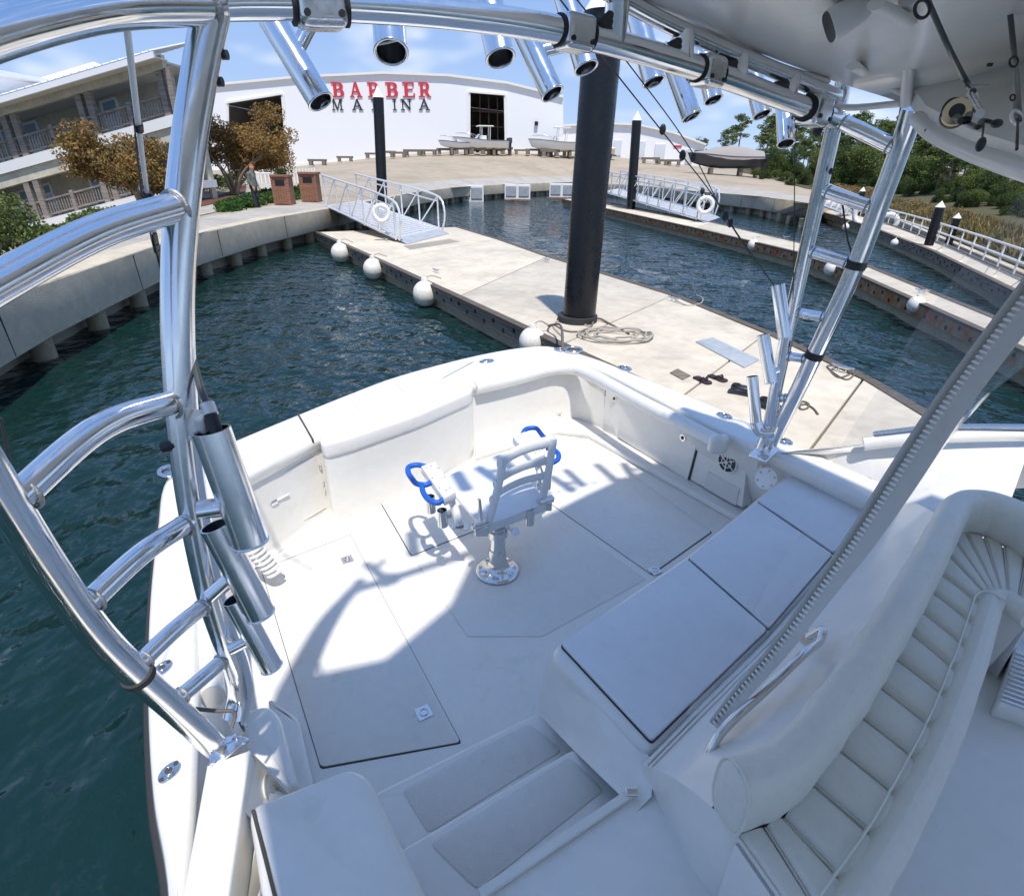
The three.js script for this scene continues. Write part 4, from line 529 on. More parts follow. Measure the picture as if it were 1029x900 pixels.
// ---------------------------------------------------------------- the man on the promenade
{
  const foot = T(257, 209), d = hd(foot), H = 1.72, fx = V3(0.9, 0, 0.2).normalize(), sd = V3(-fx.z, 0, fx.x);
  const J = (f, s, y) => V3(0, 0, 0).addScaledVector(fx, f * H).addScaledVector(sd, s * H).add(V3(0, y * H, 0));
  function body(bones, cell, lo, hi) { // smooth union of tapered capsules
    const n = Math.ceil(Math.max(hi.x - lo.x, hi.y - lo.y, hi.z - lo.z) / cell), mc = new MarchingCubes(n, new THREE.MeshBasicMaterial(), false, false, 60000), c = lo.clone().add(hi).multiplyScalar(0.5), half = n * cell / 2; mc.isolation = 0;
    for (let z = 0; z < n; z++) for (let y = 0; y < n; y++) for (let x = 0; x < n; x++) { const p = V3(c.x + ((x - n / 2) / (n / 2)) * half, c.y + ((y - n / 2) / (n / 2)) * half, c.z + ((z - n / 2) / (n / 2)) * half); let k = 0; for (const [a, b, ra, rb] of bones) { const ab = b.clone().sub(a), t = clamp(p.clone().sub(a).dot(ab) / ab.lengthSq()); const dd = p.distanceTo(a.clone().addScaledVector(ab, t)) - lerp(ra, rb, t); k += Math.exp(-dd * 60); } mc.field[x + y * n + z * n * n] = Math.log(Math.max(k, 1e-30)) / 60; }
    mc.update(); const g = new THREE.BufferGeometry(), cnt = mc.count; g.setAttribute('position', new THREE.BufferAttribute(mc.positionArray.slice(0, cnt * 3), 3)); g.setAttribute('normal', new THREE.BufferAttribute(mc.normalArray.slice(0, cnt * 3), 3)); g.scale(half, half, half); g.translate(c.x + foot.x, c.y + foot.y, c.z + foot.z); g.computeVertexNormals(); return clean(g);
  }
  const t = thing('person', 'person in a red cap, grey-green jacket and dark trousers, standing facing the bins', 'person', foot);
  const hipL = J(0, -0.05, 0.52), hipR = J(0, 0.05, 0.52), knL = J(0.02, -0.055, 0.28), knR = J(0.015, 0.055, 0.28), anL = J(-0.02, -0.06, 0.045), anR = J(0.02, 0.06, 0.045), ch = J(0.0, 0, 0.74), nk = J(0.02, 0, 0.85), hd2 = J(0.045, 0, 0.935), shL = J(0, -0.105, 0.80), shR = J(0, 0.105, 0.80), elL = J(-0.01, -0.13, 0.63), elR = J(-0.01, 0.13, 0.63), wrL = J(0.07, -0.115, 0.51), wrR = J(0.07, 0.115, 0.51);
  const skinB = [[nk, hd2, 0.055, 0.085], [hd2, J(0.05, 0, 0.9), 0.085, 0.06], [J(0.09, 0, 0.925), J(0.1, 0, 0.92), 0.02, 0.015], [ch, nk, 0.1, 0.06], [shL, elL, 0.05, 0.04], [elL, wrL, 0.04, 0.03], [shR, elR, 0.05, 0.04], [elR, wrR, 0.04, 0.03], [hipL, knL, 0.08, 0.055], [knL, anL, 0.055, 0.04], [hipR, knR, 0.08, 0.055], [knR, anR, 0.055, 0.04], [ch, J(0, 0, 0.55), 0.12, 0.11]];
  for (const [w, s] of [[wrL, -0.115], [wrR, 0.115]]) { const pm = J(0.085, s, 0.47); skinB.push([w, pm, 0.03, 0.03]); for (let f = 0; f < 4; f++) skinB.push([pm, J(0.088 + 0.012 * (f - 1.5) * 0.9, s, 0.428 - (f === 1 || f === 2 ? 0.006 : 0)), 0.012, 0.01]); skinB.push([w, J(0.108, s, 0.468), 0.014, 0.011]); }
  const lo = V3(-0.45, -0.05, -0.45), hi = V3(0.45, 1.8, 0.45);
  part('body', body(skinB, 0.022, lo, hi), M.skin, t);
  part('jacket', body([[ch, J(0, 0, 0.52), 0.155, 0.15], [ch, J(0.01, 0, 0.82), 0.15, 0.085], [shL, shR, 0.075, 0.075], [shL, elL, 0.072, 0.06], [elL, wrL, 0.06, 0.045], [shR, elR, 0.072, 0.06], [elR, wrR, 0.06, 0.045]], 0.022, lo, hi), M.jacket, t);
  part('trousers', body([[hipL, hipR, 0.11, 0.11], [hipL, knL, 0.1, 0.08], [knL, anL, 0.08, 0.062], [hipR, knR, 0.1, 0.08], [knR, anR, 0.08, 0.062]], 0.022, lo, hi), M.trousers, t);
  const sh = (s, f) => body([[J(f - 0.03, s, 0.028), J(f + 0.09, s, 0.022), 0.042, 0.034]], 0.022, lo, hi); part('shoe', sh(-0.06, -0.02), M.dark, t); part('shoe', sh(0.06, 0.02), M.dark, t);
  part('cap', body([[J(0.04, 0, 0.965), J(0.045, 0, 0.97), 0.085, 0.08], [J(0.08, 0, 0.955), J(0.125, 0, 0.95), 0.03, 0.022]], 0.022, lo, hi), M.capRed, t);
}
// ---------------------------------------------------------------- the boat we stand on
const SOLE = 0.45, GUN = 1.2, DECK = 1.0;
const boat = thing('fishing_boat', 'white sport fishing boat with open cockpit, tower legs and hardtop', 'boat', V3(0.2, 0, -3));
const bp_ = (n, g, m, o = boat, x) => part(n, g, m, o, x);
const fwd = (p, d) => p.clone().addScaledVector(AX, d);
const hullO = GL([[165, 900], [150, 800], [145, 700], [148, 600], [156, 530], [164, 484], [180, 467], [230, 444], [300, 415], [350, 395], [390, 380], [435, 367], [480, 356], [520, 349], [548, 347], [566, 350], [600, 360], [640, 376], [720, 408], [790, 441]], GUN);
const hullI = GL([[192, 899], [196, 790], [199, 689], [198, 612], [208, 540], [222, 492], [236, 483], [266, 467], [312, 443], [356, 424], [396, 408], [440, 395], [482, 385], [525, 375], [556, 367], [582, 365], [605, 372], [640, 389], [716, 428], [770, 452]], GUN);
hullO.unshift(fwd(hullO[0], 2.6)); hullI.unshift(fwd(hullI[0], 2.6)); { const e = hullO[hullO.length - 1], i = hullI[hullI.length - 1]; hullO.push(fwd(e, 1.2), fwd(e, 3.4)); hullI.push(fwd(i, 1.2), fwd(i, 3.4)); }
const NH = 120, HO = resample(hullO, NH), HI = resample(hullI, NH), HM = HO.map((p, i) => p.clone().lerp(HI[i], 0.5));
const cen = V3(0.3, 0, -3.2);
const inset = (L, d, y) => L.map((p, i) => { const a = L[Math.max(0, i - 1)], b = L[Math.min(L.length - 1, i + 1)], t = b.clone().sub(a).setY(0).normalize(), n = V3(t.z, 0, -t.x); if (n.dot(HI[i].clone().sub(HO[i])) < 0) n.negate(); const q = p.clone().addScaledVector(n, d); q.y = y; return q; });
bp_('hull_side', patch([inset(HO, 0.01, 1.1), inset(HO, 0.05, 0.9), inset(HO, 0.12, 0.45), inset(HO, 0.2, 0.05), inset(HO, 0.32, -0.5)]), M.hull);
bp_('rub_rail', sweep(inset(HO, 0.0, 1.1), 0.03, { seg: 8 }), M.rubber);
bp_('gunwale', patch([inset(HO, 0.02, 1.09), inset(HO, 0.0, 1.15), inset(HO, 0.012, 1.19), inset(HO, 0.04, GUN), inset(HM, 0, GUN + 0.004), inset(HI, -0.03, GUN), inset(HI, -0.006, 1.185), inset(HI, 0, 1.15), inset(HI, -0.02, 1.09), inset(HI, -0.05, 1.06)]), M.gel);
// inner walls: straight down from the cap, leaning out at the starboard side
const base = inset(HI, -0.02, SOLE); const RB = GL([[598, 428], [744, 507]], SOLE);
for (let i = 0; i < base.length; i++) { const a = RB[0], b = RB[1]; if (i > NH * 0.80) { const d = b.clone().sub(a).normalize(), s = HI[i].clone().setY(SOLE).sub(a).dot(d); if (s > -0.2) { const q = a.clone().addScaledVector(d, s); const k = smooth((s + 0.2) / 0.5); base[i].lerp(q, k); } } }
bp_('inner_wall', patch([inset(HI, -0.04, 1.08), HI.map((p, i) => p.clone().setY(0).lerp(base[i].clone().setY(0), 0.6).setY(0.7)), base.map(p => p.clone().setY(SOLE + 0.05)), inset(base, 0.05, SOLE + 0.003)]), M.gel);
// cockpit sole
const soleG = prism([...inset(HI, -0.12, 0).slice(6), fwd(HI[6], 3)], SOLE - 0.08, SOLE); const sole = bp_('cockpit_sole', soleG, M.sole);
function hatch(name, px, y, mat, gapMat, lift = 0.006, gap = 0.008, parent = boat) { const P = GL(px, y), c = P.reduce((a, b) => a.add(b.clone()), V3()).multiplyScalar(1 / P.length); const h = bp_(name, prism(P.map(p => p.clone().addScaledVector(c.clone().sub(p).normalize(), gap * 1.3)), y, y + lift, Math.min(0.003, lift * 0.4), 0.025), mat, parent); bp_('seam', prism(P, y, y + 0.002, 0, 0.02), gapMat, h); return h; }
const hL = hatch('floor_hatch', [[262, 572], [352, 537], [464, 747], [322, 773]], SOLE, M.sole, M.gap), hC = hatch('floor_hatch', [[380, 502], [468, 469], [548, 506], [413, 559]], SOLE, M.sole, M.gap), hR = hatch('floor_hatch', [[490, 462], [584, 440], [716, 535], [655, 578]], SOLE, M.sole, M.gap); hatch('floor_panel', [[416, 562], [548, 512], [650, 582], [545, 640], [470, 640]], SOLE, M.sole, M.faintgap, 0.004, 0.004);
function latch(u, v, parent) { const p = G(u, v, SOLE), g = rbox(0.085, 0.006, 0.085, 0, 0, 0, 0.003), r = Math.PI / 6; g.rotateY(r); g.translate(p.x, SOLE + 0.011, p.z); const m = bp_('latch', boxUV(g), M.brushed, parent); bp_('latch_ring', torus(0.022, 0.005, p.clone().setY(SOLE + 0.016), V3(0, 1, 0)), M.steel, m); }
latch(426, 717, hL); latch(349, 563, hL); latch(658, 574, hR);
// live well across the transom, with two lids
{ const P = [...GL([[322, 447], [349, 440], [420, 416], [474, 393]], GUN)]; const bk = [HO[57], HO[52], HO[47]]; const a = G(478, 362, GUN), b = G(318, 417, GUN), mid = G(395, 386, GUN); const w = bp_('live_well', [prism([P[0], P[1], P[2], P[3], a, mid, b], SOLE - 0.02, 1.1, 0, 0.07), prism([P[0], P[1], P[2], P[3], a, mid, b].map(p => p.clone().addScaledVector(V3(0.35, 0, 1).normalize(), 0.02)), 1.07, GUN + 0.012, 0.03, 0.08)], M.gel);
  for (const q of [[[352, 405], [396, 388], [408, 400], [364, 415]], [[398, 387.5], [437, 375], [449, 386], [410, 399.5]]]) { const h = bp_('live_well_lid', prism(GL(q, GUN), GUN + 0.012, GUN + 0.02, 0.003, 0.03), M.gel, boat); bp_('seam', prism(GL([[lerp(q[0][0], q[2][0], -0.01), q[0][1] - 0.7], [q[1][0] + 0.8, q[1][1] - 0.7], [q[2][0] + 0.8, q[2][1] + 0.5], [q[3][0] - 0.6, q[3][1] + 0.6]], GUN), GUN + 0.0125, GUN + 0.0135, 0, 0.03), M.faintgap, h); } }
// transom door at the port corner
{ const a = G(242, 486, 1.08), b = G(314, 450, 1.08), dn = n => V3(0, -n, 0), n = V3(0.45, 0, 0.89), off = k => v => v.clone().addScaledVector(n, k), pl = (k0, k1, y0, y1, s0 = 0, s1 = 1) => { const A = a.clone().lerp(b, s0), B = a.clone().lerp(b, s1); const m = A.clone().lerp(B, 0.5), d = B.clone().sub(A).setY(0), L = d.length(); d.normalize(); const nn = V3(-d.z, 0, d.x); if (nn.z < 0) nn.negate(); return frameTo(rbox(L, y1 - y0, k1 - k0, 0, 0, 0, 0.012), m.clone().addScaledVector(nn, (k0 + k1) / 2).setY((y0 + y1) / 2), d, V3(0, 1, 0), nn); };
  const d = bp_('transom_door', pl(0.03, 0.065, 0.56, 1.04, 0.03, 0.96), M.gel); bp_('sill_gap', pl(0.05, 0.075, 0.52, 0.545, 0.03, 0.97), M.faintgap, d); bp_('latch', pl(0.065, 0.1, 0.83, 0.87, 0.2, 0.3), M.steel, d); bp_('latch_pin', pl(0.08, 0.095, 0.845, 0.86, 0.3, 0.46), M.cap, d);
  for (const y of [0.66, 0.74, 0.9]) bp_('hinge', pl(0.06, 0.085, y, y + 0.05, 0.965, 0.995), M.steel, d);
  bp_('door_seam', beam(G(299, 415.5, GUN + 0.006), G(314, 441.5, GUN + 0.006), 0.014, 0.012), M.gap, d); bp_('door_seam', beam(G(314, 441.5, GUN + 0.004), G(316, 449, 1.12), 0.014, 0.02), M.gap, d);
  bp_('door_bolster', sweep(GL([[232, 487], [262, 471], [309, 447]], 1.15), 0.055, { seg: 14, steps: 12, sy: 1.2, upv: V3(0, 1, 0) }), M.gel, boat); }
// padded bolster under the cap, stern and starboard side
bp_('coaming_bolster', sweep([...GL([[477, 390], [520, 380], [555, 371], [575, 370], [592, 376], [640, 402], [690, 428], [722, 445]], 1.15)], 0.062, { seg: 16, steps: 60, sy: 1.15, upv: V3(0, 1, 0) }), M.gel); bp_('bolster_end', rbox(0.16, 0.17, 0.1, G(722, 444, 1.15).x, 1.13, G(722, 444, 1.15).z, 0.04), M.gel);
bp_('coaming_bolster', sweep(GL([[214, 700], [209, 650], [208, 610], [214, 570]], 1.12), 0.05, { seg: 14, steps: 30, sy: 1.3, upv: V3(0, 1, 0) }), M.gel);
// starboard side locker, speaker, ports and recess. Points on the leaning wall by pixel
const wallPt = (() => { const a0 = G(600, 376, 1.08), a1 = G(760, 452, 1.08), b0 = G(598, 428, SOLE), b1 = G(744, 507, SOLE); const n = a1.clone().sub(a0).cross(b0.clone().sub(a0)).normalize(); if (n.x > 0) n.negate(); return { n, at: (u, v, k = 0) => { const d = ray(u, v), o = V3(0, EYE, 0); return o.clone().addScaledVector(d, a0.clone().sub(o).dot(n) / d.dot(n)).addScaledVector(n, k); } }; })();
function plate(px, k0, k1, at = wallPt) { const A = px.map(p => at.at(p[0], p[1], k0)), B = px.map(p => at.at(p[0], p[1], k1)), g = [patch([[B[0], B[1]], [B[3], B[2]]])]; for (let i = 0; i < 4; i++) { const j = (i + 1) % 4; g.push(patch([[A[i], A[j]], [B[i], B[j]]])); } return merge(g); }
{ bp_('side_liner', plate([[598, 380], [756, 458], [750, 508], [600, 428]], -0.06, 0.055), M.gel); const d = bp_('side_locker_door', plate([[614, 391], [707, 439], [696, 480], [611, 429]], 0.04, 0.072), M.gel); bp_('seam', plate([[612.5, 389.5], [709, 438], [697.5, 482], [609.5, 430]], 0.04, 0.06), M.gap, d);
  for (const [u, v] of [[623, 399], [692, 438]]) { bp_('locker_latch', disc(0.035, 0.012, wallPt.at(u, v, 0.075), wallPt.n), M.steel, d); bp_('latch_centre', disc(0.018, 0.016, wallPt.at(u, v, 0.077), wallPt.n), M.gap, d); }
  bp_('wall_recess', plate([[716, 472], [748, 489], [744, 506], [712, 488]], 0.04, 0.062), M.tread);
  const sp = (u, v, pt, name, r) => { const c = pt.at(u, v, pt.k ?? 0.065), n = pt.n; const s = bp_(name, disc(r, 0.03, c, n, 32), M.cap); bp_('cone', disc(r * 0.9, 0.006, c.clone().addScaledVector(n, 0.016), n, 32), M.black, s); const e1 = V3(0, 1, 0).addScaledVector(n, -n.y).normalize(), e2 = V3().crossVectors(n, e1); for (let i = 0; i < 6; i++) { const a = i * 1.0472; bp_('grille_spoke', beam(c.clone().addScaledVector(n, 0.022).addScaledVector(e1, Math.cos(a) * r * 0.25).addScaledVector(e2, Math.sin(a) * r * 0.25), c.clone().addScaledVector(n, 0.022).addScaledVector(e1, Math.cos(a) * r * 0.85).addScaledVector(e2, Math.sin(a) * r * 0.85), 0.009, 0.006, n), M.cap, s); } bp_('grille_ring', torus(r * 0.5, 0.004, c.clone().addScaledVector(n, 0.022), n), M.cap, s); bp_('hub', disc(r * 0.2, 0.01, c.clone().addScaledVector(n, 0.024), n), M.steel, s); };
  sp(737, 462, wallPt, 'speaker', 0.1);
  globalThis.speakerAt = sp;
  for (const [u, v] of [[600, 390], [576, 386]]) bp_('coat_hook', rbox(0.03, 0.1, 0.03, wallPt.at(u, v, 0.03).x, wallPt.at(u, v).y, wallPt.at(u, v, 0.03).z, 0.008), M.steel);
  bp_('rod_clip', plate([[572, 373], [576, 373], [577, 403], [573, 401]], 0.1, 0.14), M.steel); bp_('rod_clip', plate([[493, 388], [499, 387], [499, 393], [494, 394]], 0.3, 0.32), M.steel); bp_('scupper', rbox(0.12, 0.03, 0.05, G(559, 414, 0.6).x, 0.6, G(559, 414, 0.6).z, 0.01), M.steel); }
{ // raised margin along stern and starboard wall
  bp_('sole_margin', prism(GL([[478, 458], [560, 432], [592, 436], [742, 520], [752, 506], [600, 426], [572, 418], [478, 440]], SOLE + 0.06), SOLE, SOLE + 0.06, 0.015), M.gel); }
// fittings on the cap
function rodHolderFlush(u, v, ang, s = 1) { const p = G(u, v, GUN + 0.006), t = bp_('gunwale_rod_holder', (() => { const pl = []; for (let i = 0; i < 28; i++) { const a = i / 28 * 6.2832, x = Math.cos(a) * 0.07 * s, z = Math.sin(a) * 0.05 * s; pl.push([p.x + x * Math.cos(ang) - z * Math.sin(ang), p.z + x * Math.sin(ang) + z * Math.cos(ang)]); } return prism(pl, p.y - 0.002, p.y + 0.008, 0.003); })(), M.steel); bp_('collar', torus(0.028 * s, 0.008 * s, p.clone().setY(p.y + 0.009), V3(0, 1, 0)), M.steel, t); bp_('socket', disc(0.026 * s, 0.006, p.clone().setY(p.y + 0.009), V3(0, 1, 0)), M.gap, t); for (const k of [-1, 1]) bp_('screw', disc(0.008, 0.006, p.clone().add(V3(Math.cos(ang) * 0.055 * s * k, 0.008, Math.sin(ang) * 0.055 * s * k)), V3(0, 1, 0), 10), M.gap, t); }
rodHolderFlush(170, 776, -1.3, 0.6); rodHolderFlush(163, 672, -1.3, 0.66); rodHolderFlush(489, 363, -0.6, 1.3); rodHolderFlush(563, 351.5, 0.9, 1.3); rodHolderFlush(628, 370, 1.1, 1.3); rodHolderFlush(728, 418, 1.1, 1.15); rodHolderFlush(787, 443, 1.1, 1.2);
{ const c = G(576, 353, GUN); const h = bp_('stern_hawse', torus(0.1, 0.018, c.clone().setY(GUN + 0.02), V3(0, 1, 0)), M.steel); h.scale.set(1, 1, 1); const c2 = G(173, 476, GUN); bp_('corner_hawse', [torus(0.075, 0.016, c2.clone().setY(GUN + 0.02), V3(0.2, 1, 0)), rbox(0.16, 0.012, 0.1, c2.x, GUN + 0.012, c2.z, 0.005)], M.steel); const c3 = G(204, 465, GUN); bp_('corner_cleat', sweep([c3.clone().add(V3(-0.08, 0.05, 0.06)), c3.clone().add(V3(0, 0.045, 0)), c3.clone().add(V3(0.08, 0.05, -0.06))], 0.016, { seg: 8, steps: 8 }), M.steel); }
{ const c = G(258, 555, 0.75), pts = []; for (let i = 0; i < 130; i++) { const a = i / 130 * 6.2832 * 9, t = i / 130; pts.push(c.clone().add(V3(Math.cos(a) * 0.055, -0.2 + t * 0.34, Math.sin(a) * 0.055).applyAxisAngle(V3(0, 0, 1), 0.5))); } single('coiled_hose', sweep(pts, 0.012, { seg: 6, steps: 320 }), M.cap, 'white coiled washdown hose hanging beside the port tower leg', 'hose'); }
// ---------------------------------------------------------------- step well, mezzanine box and lids
{ const st = (px, y, name, inner) => { const p = bp_(name, prism(GL(px, y), y - 0.17, y, 0.018, 0.03), M.gel); if (inner) bp_('nonskid_panel', prism(GL(inner, y), y, y + 0.005, 0.002, 0.03), M.tread, p); };
  st([[368, 800], [540, 715], [620, 770], [440, 905]], 0.63, 'lower_step', [[404, 794], [531, 727], [565, 754], [430, 838]]);
  st([[398, 855], [577, 751], [680, 830], [470, 985]], 0.81, 'upper_step', [[432, 848], [572, 761], [607, 794], [480, 895]]);
  const deckP = [G(440, 925, DECK), G(629, 799, DECK), G(648, 775, DECK), G(800, 640, DECK), G(900, 600, DECK), G(1100, 560, DECK), V3(4.4, 0, 0.5), V3(2.6, 0, 2.6), V3(0.6, 0, 1.8)]; bp_('helm_deck', prism(deckP, DECK - 0.14, DECK, 0.015), M.gel);
  for (const [u, v] of [[510, 877], [543, 854], [573, 834]]) bp_('deck_screw', disc(0.007, 0.006, G(u, v, DECK + 0.002), V3(0, 1, 0), 10), M.gap);
  bp_('deck_trim', beam(G(482, 899, DECK + 0.012), G(634, 797, DECK + 0.012), 0.03, 0.02), M.gel); bp_('deck_catch', [rbox(0.05, 0.02, 0.03, G(634, 800, DECK).x, DECK + 0.025, G(634, 800, DECK).z, 0.006)], M.steel);
  const BX = 1.04; // box under the lids
  const boxP = GL([[549, 652], [690, 556], [806, 462], [888, 512], [772, 642], [657, 764]], BX); bp_('mezzanine_box', prism(boxP, SOLE - 0.02, BX, 0.05, 0.1), M.gel);
  bp_('box_skirt', patch([GL([[552, 655], [598, 706], [655, 762]], BX - 0.03), [G(546, 680, 0.85), G(600, 740, 0.95), G(655, 800, 1.02)], [G(540, 716, 0.62), G(580, 757, 0.82), G(640, 815, 1.0)]]), M.gel);
  const lid = (px) => { const h = bp_('mezzanine_lid', prism(GL(px, BX + 0.01), BX + 0.004, BX + 0.024, 0.005, 0.02), M.lid); bp_('lid_gasket', prism(GL(px, BX + 0.01).map((p, i, a) => { const c = a.reduce((s, q) => s.add(q.clone()), V3()).multiplyScalar(0.25); return p.clone().addScaledVector(p.clone().sub(c).normalize(), 0.007); }), BX, BX + 0.006, 0, 0.02), M.gap, h); };
  lid([[564, 648], [690.5, 563], [770.5, 633.5], [655, 745.5]]); lid([[692, 561.5], [760.5, 506], [836, 558], [772.5, 632]]); lid([[762, 504.5], [807, 469], [873.5, 510], [838, 556]]);
}
// sloping coaming forward of the lids, with raised stripes
const coLow = GL([[646, 768], [700, 712], [772, 641], [837, 566], [878, 516], [896, 500]], 1.05), coHi = [[[742, 838], [810, 935]], [[788, 820], [862, 897]], [[845, 750], [915, 807]], [[901, 659], [962, 706]], [[943, 573], [993, 612]], [[957, 538], [999, 598]]].map(([a, b], i) => { const p = G(a[0], a[1], 1.42), q = G(b[0], b[1], 1.42); return p.addScaledVector(p.clone().sub(q).normalize(), 0.11).setY(i ? 1.45 : 1.38); });
bp_('helm_coaming', patch([0, 0.25, 0.5, 0.75, 1].map(t => coLow.map((p, i) => { const q = p.clone().lerp(coHi[i], t); q.y += Math.sin(t * Math.PI) * 0.03; return q; }))), M.gel);
{ const e = [0, 0.25, 0.5, 0.75, 1].map(t => { const q = coLow[0].clone().lerp(coHi[0], t); q.y += Math.sin(t * Math.PI) * 0.03; return q; }); e.push(G(742, 838, 1.38), G(750, 850, 1.38)); bp_('coaming_end', patch([e, e.map(p => p.clone().setY(DECK - 0.02))]), M.gel); }
for (const k of [0.07, 0.14]) bp_('coaming_bead', sweep(coLow.map((p, i) => p.clone().lerp(coHi[i], k).add(V3(0, 0.012 + k * 0.05, 0))), 0.006, { seg: 6, steps: 40 }), M.gel);
{ // grab rail
  const a = R(706, 768, hd(G(706, 768, 1.22))), b = R(827, 645, hd(G(827, 645, 1.38))); const m1 = R(716, 752, hd(a) + 0.02).add(V3(0, 0.03, 0)), pts = [a, R(722, 745, lerp(hd(a), hd(b), 0.1)).add(V3(0, 0.05, 0)), R(765, 705, lerp(hd(a), hd(b), 0.42)).add(V3(0, 0.06, 0)), R(805, 668, lerp(hd(a), hd(b), 0.75)).add(V3(0, 0.07, 0)), R(822, 650, lerp(hd(a), hd(b), 0.95)).add(V3(0, 0.05, 0)), R(826, 636, hd(b)).add(V3(0, 0.02, 0)), R(812, 640, hd(b))];
  const g = bp_('grab_rail', sweep(pts, 0.017, { seg: 14, steps: 50 }), M.steel); bp_('rail_base', [disc(0.03, 0.03, a, V3(-0.4, 0.8, 0.3)), rbox(0.03, 0.07, 0.03, a.x, a.y, a.z, 0.006)], M.steel, g); bp_('rail_base', disc(0.03, 0.03, R(810, 641, hd(b)), V3(-0.4, 0.8, 0.3)), M.steel, g); }
{ // starboard coaming rising forward from the tower foot
  const top = [G(764, 458, 1.16), G(800, 453, 1.24), G(870, 447, 1.36), G(945, 441, 1.46), G(1040, 436, 1.55)], bot = [G(766, 470, 1.05), G(806, 464, 1.05), G(884, 510, 1.055), G(930, 540, 1.3), G(1010, 520, 1.42)];
  bp_('side_coaming', patch([top.map(p => p.clone().add(V3(0.22, -0.5, -0.1))), top.map(p => p.clone().add(V3(0.14, -0.01, -0.06))), top, top.map((p, i) => p.clone().lerp(bot[i], 0.08).add(V3(0, -0.01, 0))), top.map((p, i) => p.clone().lerp(bot[i], 0.55)), bot]), M.gel);
  bp_('coaming_front', patch([[G(764, 458, 1.16), G(790, 466, 1.1)], [G(752, 500, SOLE), G(772, 505, SOLE)]]), M.gel);
  bp_('access_port', disc(0.085, 0.012, R(770, 481, hd(G(770, 470, 1.08)) - 0.03), V3(-0.55, 0.35, 0.5), 28), M.cap); for (let k = 0; k < 6; k++) { const c = R(770, 481, hd(G(770, 470, 1.08)) - 0.035), n = V3(-0.55, 0.35, 0.5).normalize(), e1 = V3(0, 1, 0).addScaledVector(n, -n.y).normalize(), e2 = V3().crossVectors(n, e1); bp_('port_screw', disc(0.007, 0.012, c.addScaledVector(e1, Math.cos(k * 1.047) * 0.066).addScaledVector(e2, Math.sin(k * 1.047) * 0.066), n, 8), M.vinylDark); }
}
{ // port side: coaming box carrying the tower foot, corner step, console
  const c = bp_('port_coaming', [prism(GL([[207, 768], [251, 752], [229, 905], [182, 905]], 1.33), 1.1, 1.33, 0.015), patch([GL([[249, 753], [253, 772], [241, 838], [229, 905]], 1.33).map(p => p.setY(1.14)), GL([[292, 800], [280, 840], [262, 890], [250, 930]], 1.0)]), patch([GL([[207, 768], [249, 753]], 1.32), [G(222, 780, 1.1), G(292, 800, 1.0)]])], M.gel);
  { const A = G(250, 753, 1.31), B = G(243, 812, 1.31), C = G(290, 792, 0.86), D = G(286, 862, 0.9), n = B.clone().sub(A).cross(C.clone().sub(A)).normalize(); if (n.y < 0) n.negate(); const fc = bp_('port_coaming_face', patch([[A, B], [A.clone().lerp(C, 0.5), B.clone().lerp(D, 0.5)], [C, D]]), M.gel); const q = A.clone().multiplyScalar(0.36).addScaledVector(B, 0.18).addScaledVector(C, 0.3).addScaledVector(D, 0.16);
    const pt = bp_('access_port', disc(0.046, 0.01, q.clone().addScaledVector(n, 0.004), n, 28), M.cap); bp_('port_rim', torus(0.047, 0.003, q.clone().addScaledVector(n, 0.008), n), M.vinylDark, pt); for (const k of [-1, 1]) bp_('port_grip', beam(q.clone().addScaledVector(n, 0.012).add(V3(0, 0.012 * k, 0.012 * k)), q.clone().addScaledVector(n, 0.012).add(V3(0.012, 0.012 * k - 0.008, 0.012 * k)), 0.01, 0.006, n), M.vinylDark, pt); }
  const s = bp_('corner_step', prism(GL([[240, 714], [270, 706], [282, 720], [300, 790], [268, 800], [246, 760]], 0.85), SOLE, 0.85, 0.03, 0.05), M.gel); bp_('step_foot', prism(GL([[268, 700], [300, 720], [318, 800], [290, 810]], 0.55), SOLE, 0.55, 0.02, 0.05), M.gel);
  const k = bp_('helm_console', prism(GL([[247, 808], [300, 788], [352, 768], [372, 778], [440, 920], [300, 990], [262, 905]], 1.32), DECK - 0.5, 1.32, 0.04, 0.05), M.gel); bp_('console_lid', prism(GL([[256, 813], [304, 793], [352, 774], [366, 783], [432, 922], [302, 985]], 1.325), 1.316, 1.334, 0.008, 0.04), M.gel, k); bp_('lid_gap', prism(GL([[252, 814], [256, 812.5], [300, 988], [296, 988]], 1.325), 1.318, 1.326), M.gap, k);
  const p = { k: 0.03, n: V3(0.7, 0.15, -0.45).normalize(), at: (u, v, k2) => R(u, v, hd(G(u, v, 1.12)) - 0.02).addScaledVector(V3(0.7, 0.15, -0.45).normalize(), k2) }; globalThis.speakerAt(230, 731, p, 'speaker', 0.05);
}
// ---------------------------------------------------------------- tower: pipes of the port side
const RL = list => list.map(a => R(...a));
const pipeBy = (name, list, rpx, o = {}) => { const pts = RL(list), d = pts.reduce((s, p) => s + p.clone().sub(camera.position).dot(CF), 0) / pts.length; return [bp_(name, sweep(pts, o.r ?? rpx / FPX * d, { seg: 20, steps: o.steps ?? 40 }), o.mat || M.metal, o.parent || boat), pts]; };
const weld = (p, ax, r, parent) => bp_('weld', torus(r, r * 0.16, p, ax), M.weld, parent);
const footA = G(240, 700, 1.3), footB = G(212, 748, 1.34);
const LEG_A = [[236, 722, hd(G(236, 722, 1.32))], [241, 700, 1.78], [238, 672, 1.76], [226, 640, 1.75], [213, 600, 1.76], [196, 520, 1.78], [184, 430, 1.8], [179, 340, 1.83], [180, 250, 1.87], [189, 150, 1.92], [203, 60, 1.97], [220, -20, 2.0], [232, -70, 2.02]];
const LEG_B = [[216, 750, hd(G(216, 750, 1.34))], [180, 716, 1.64], [100, 640, 1.56], [40, 558, 1.5], [0, 495, 1.47], [-60, 395, 1.44]];
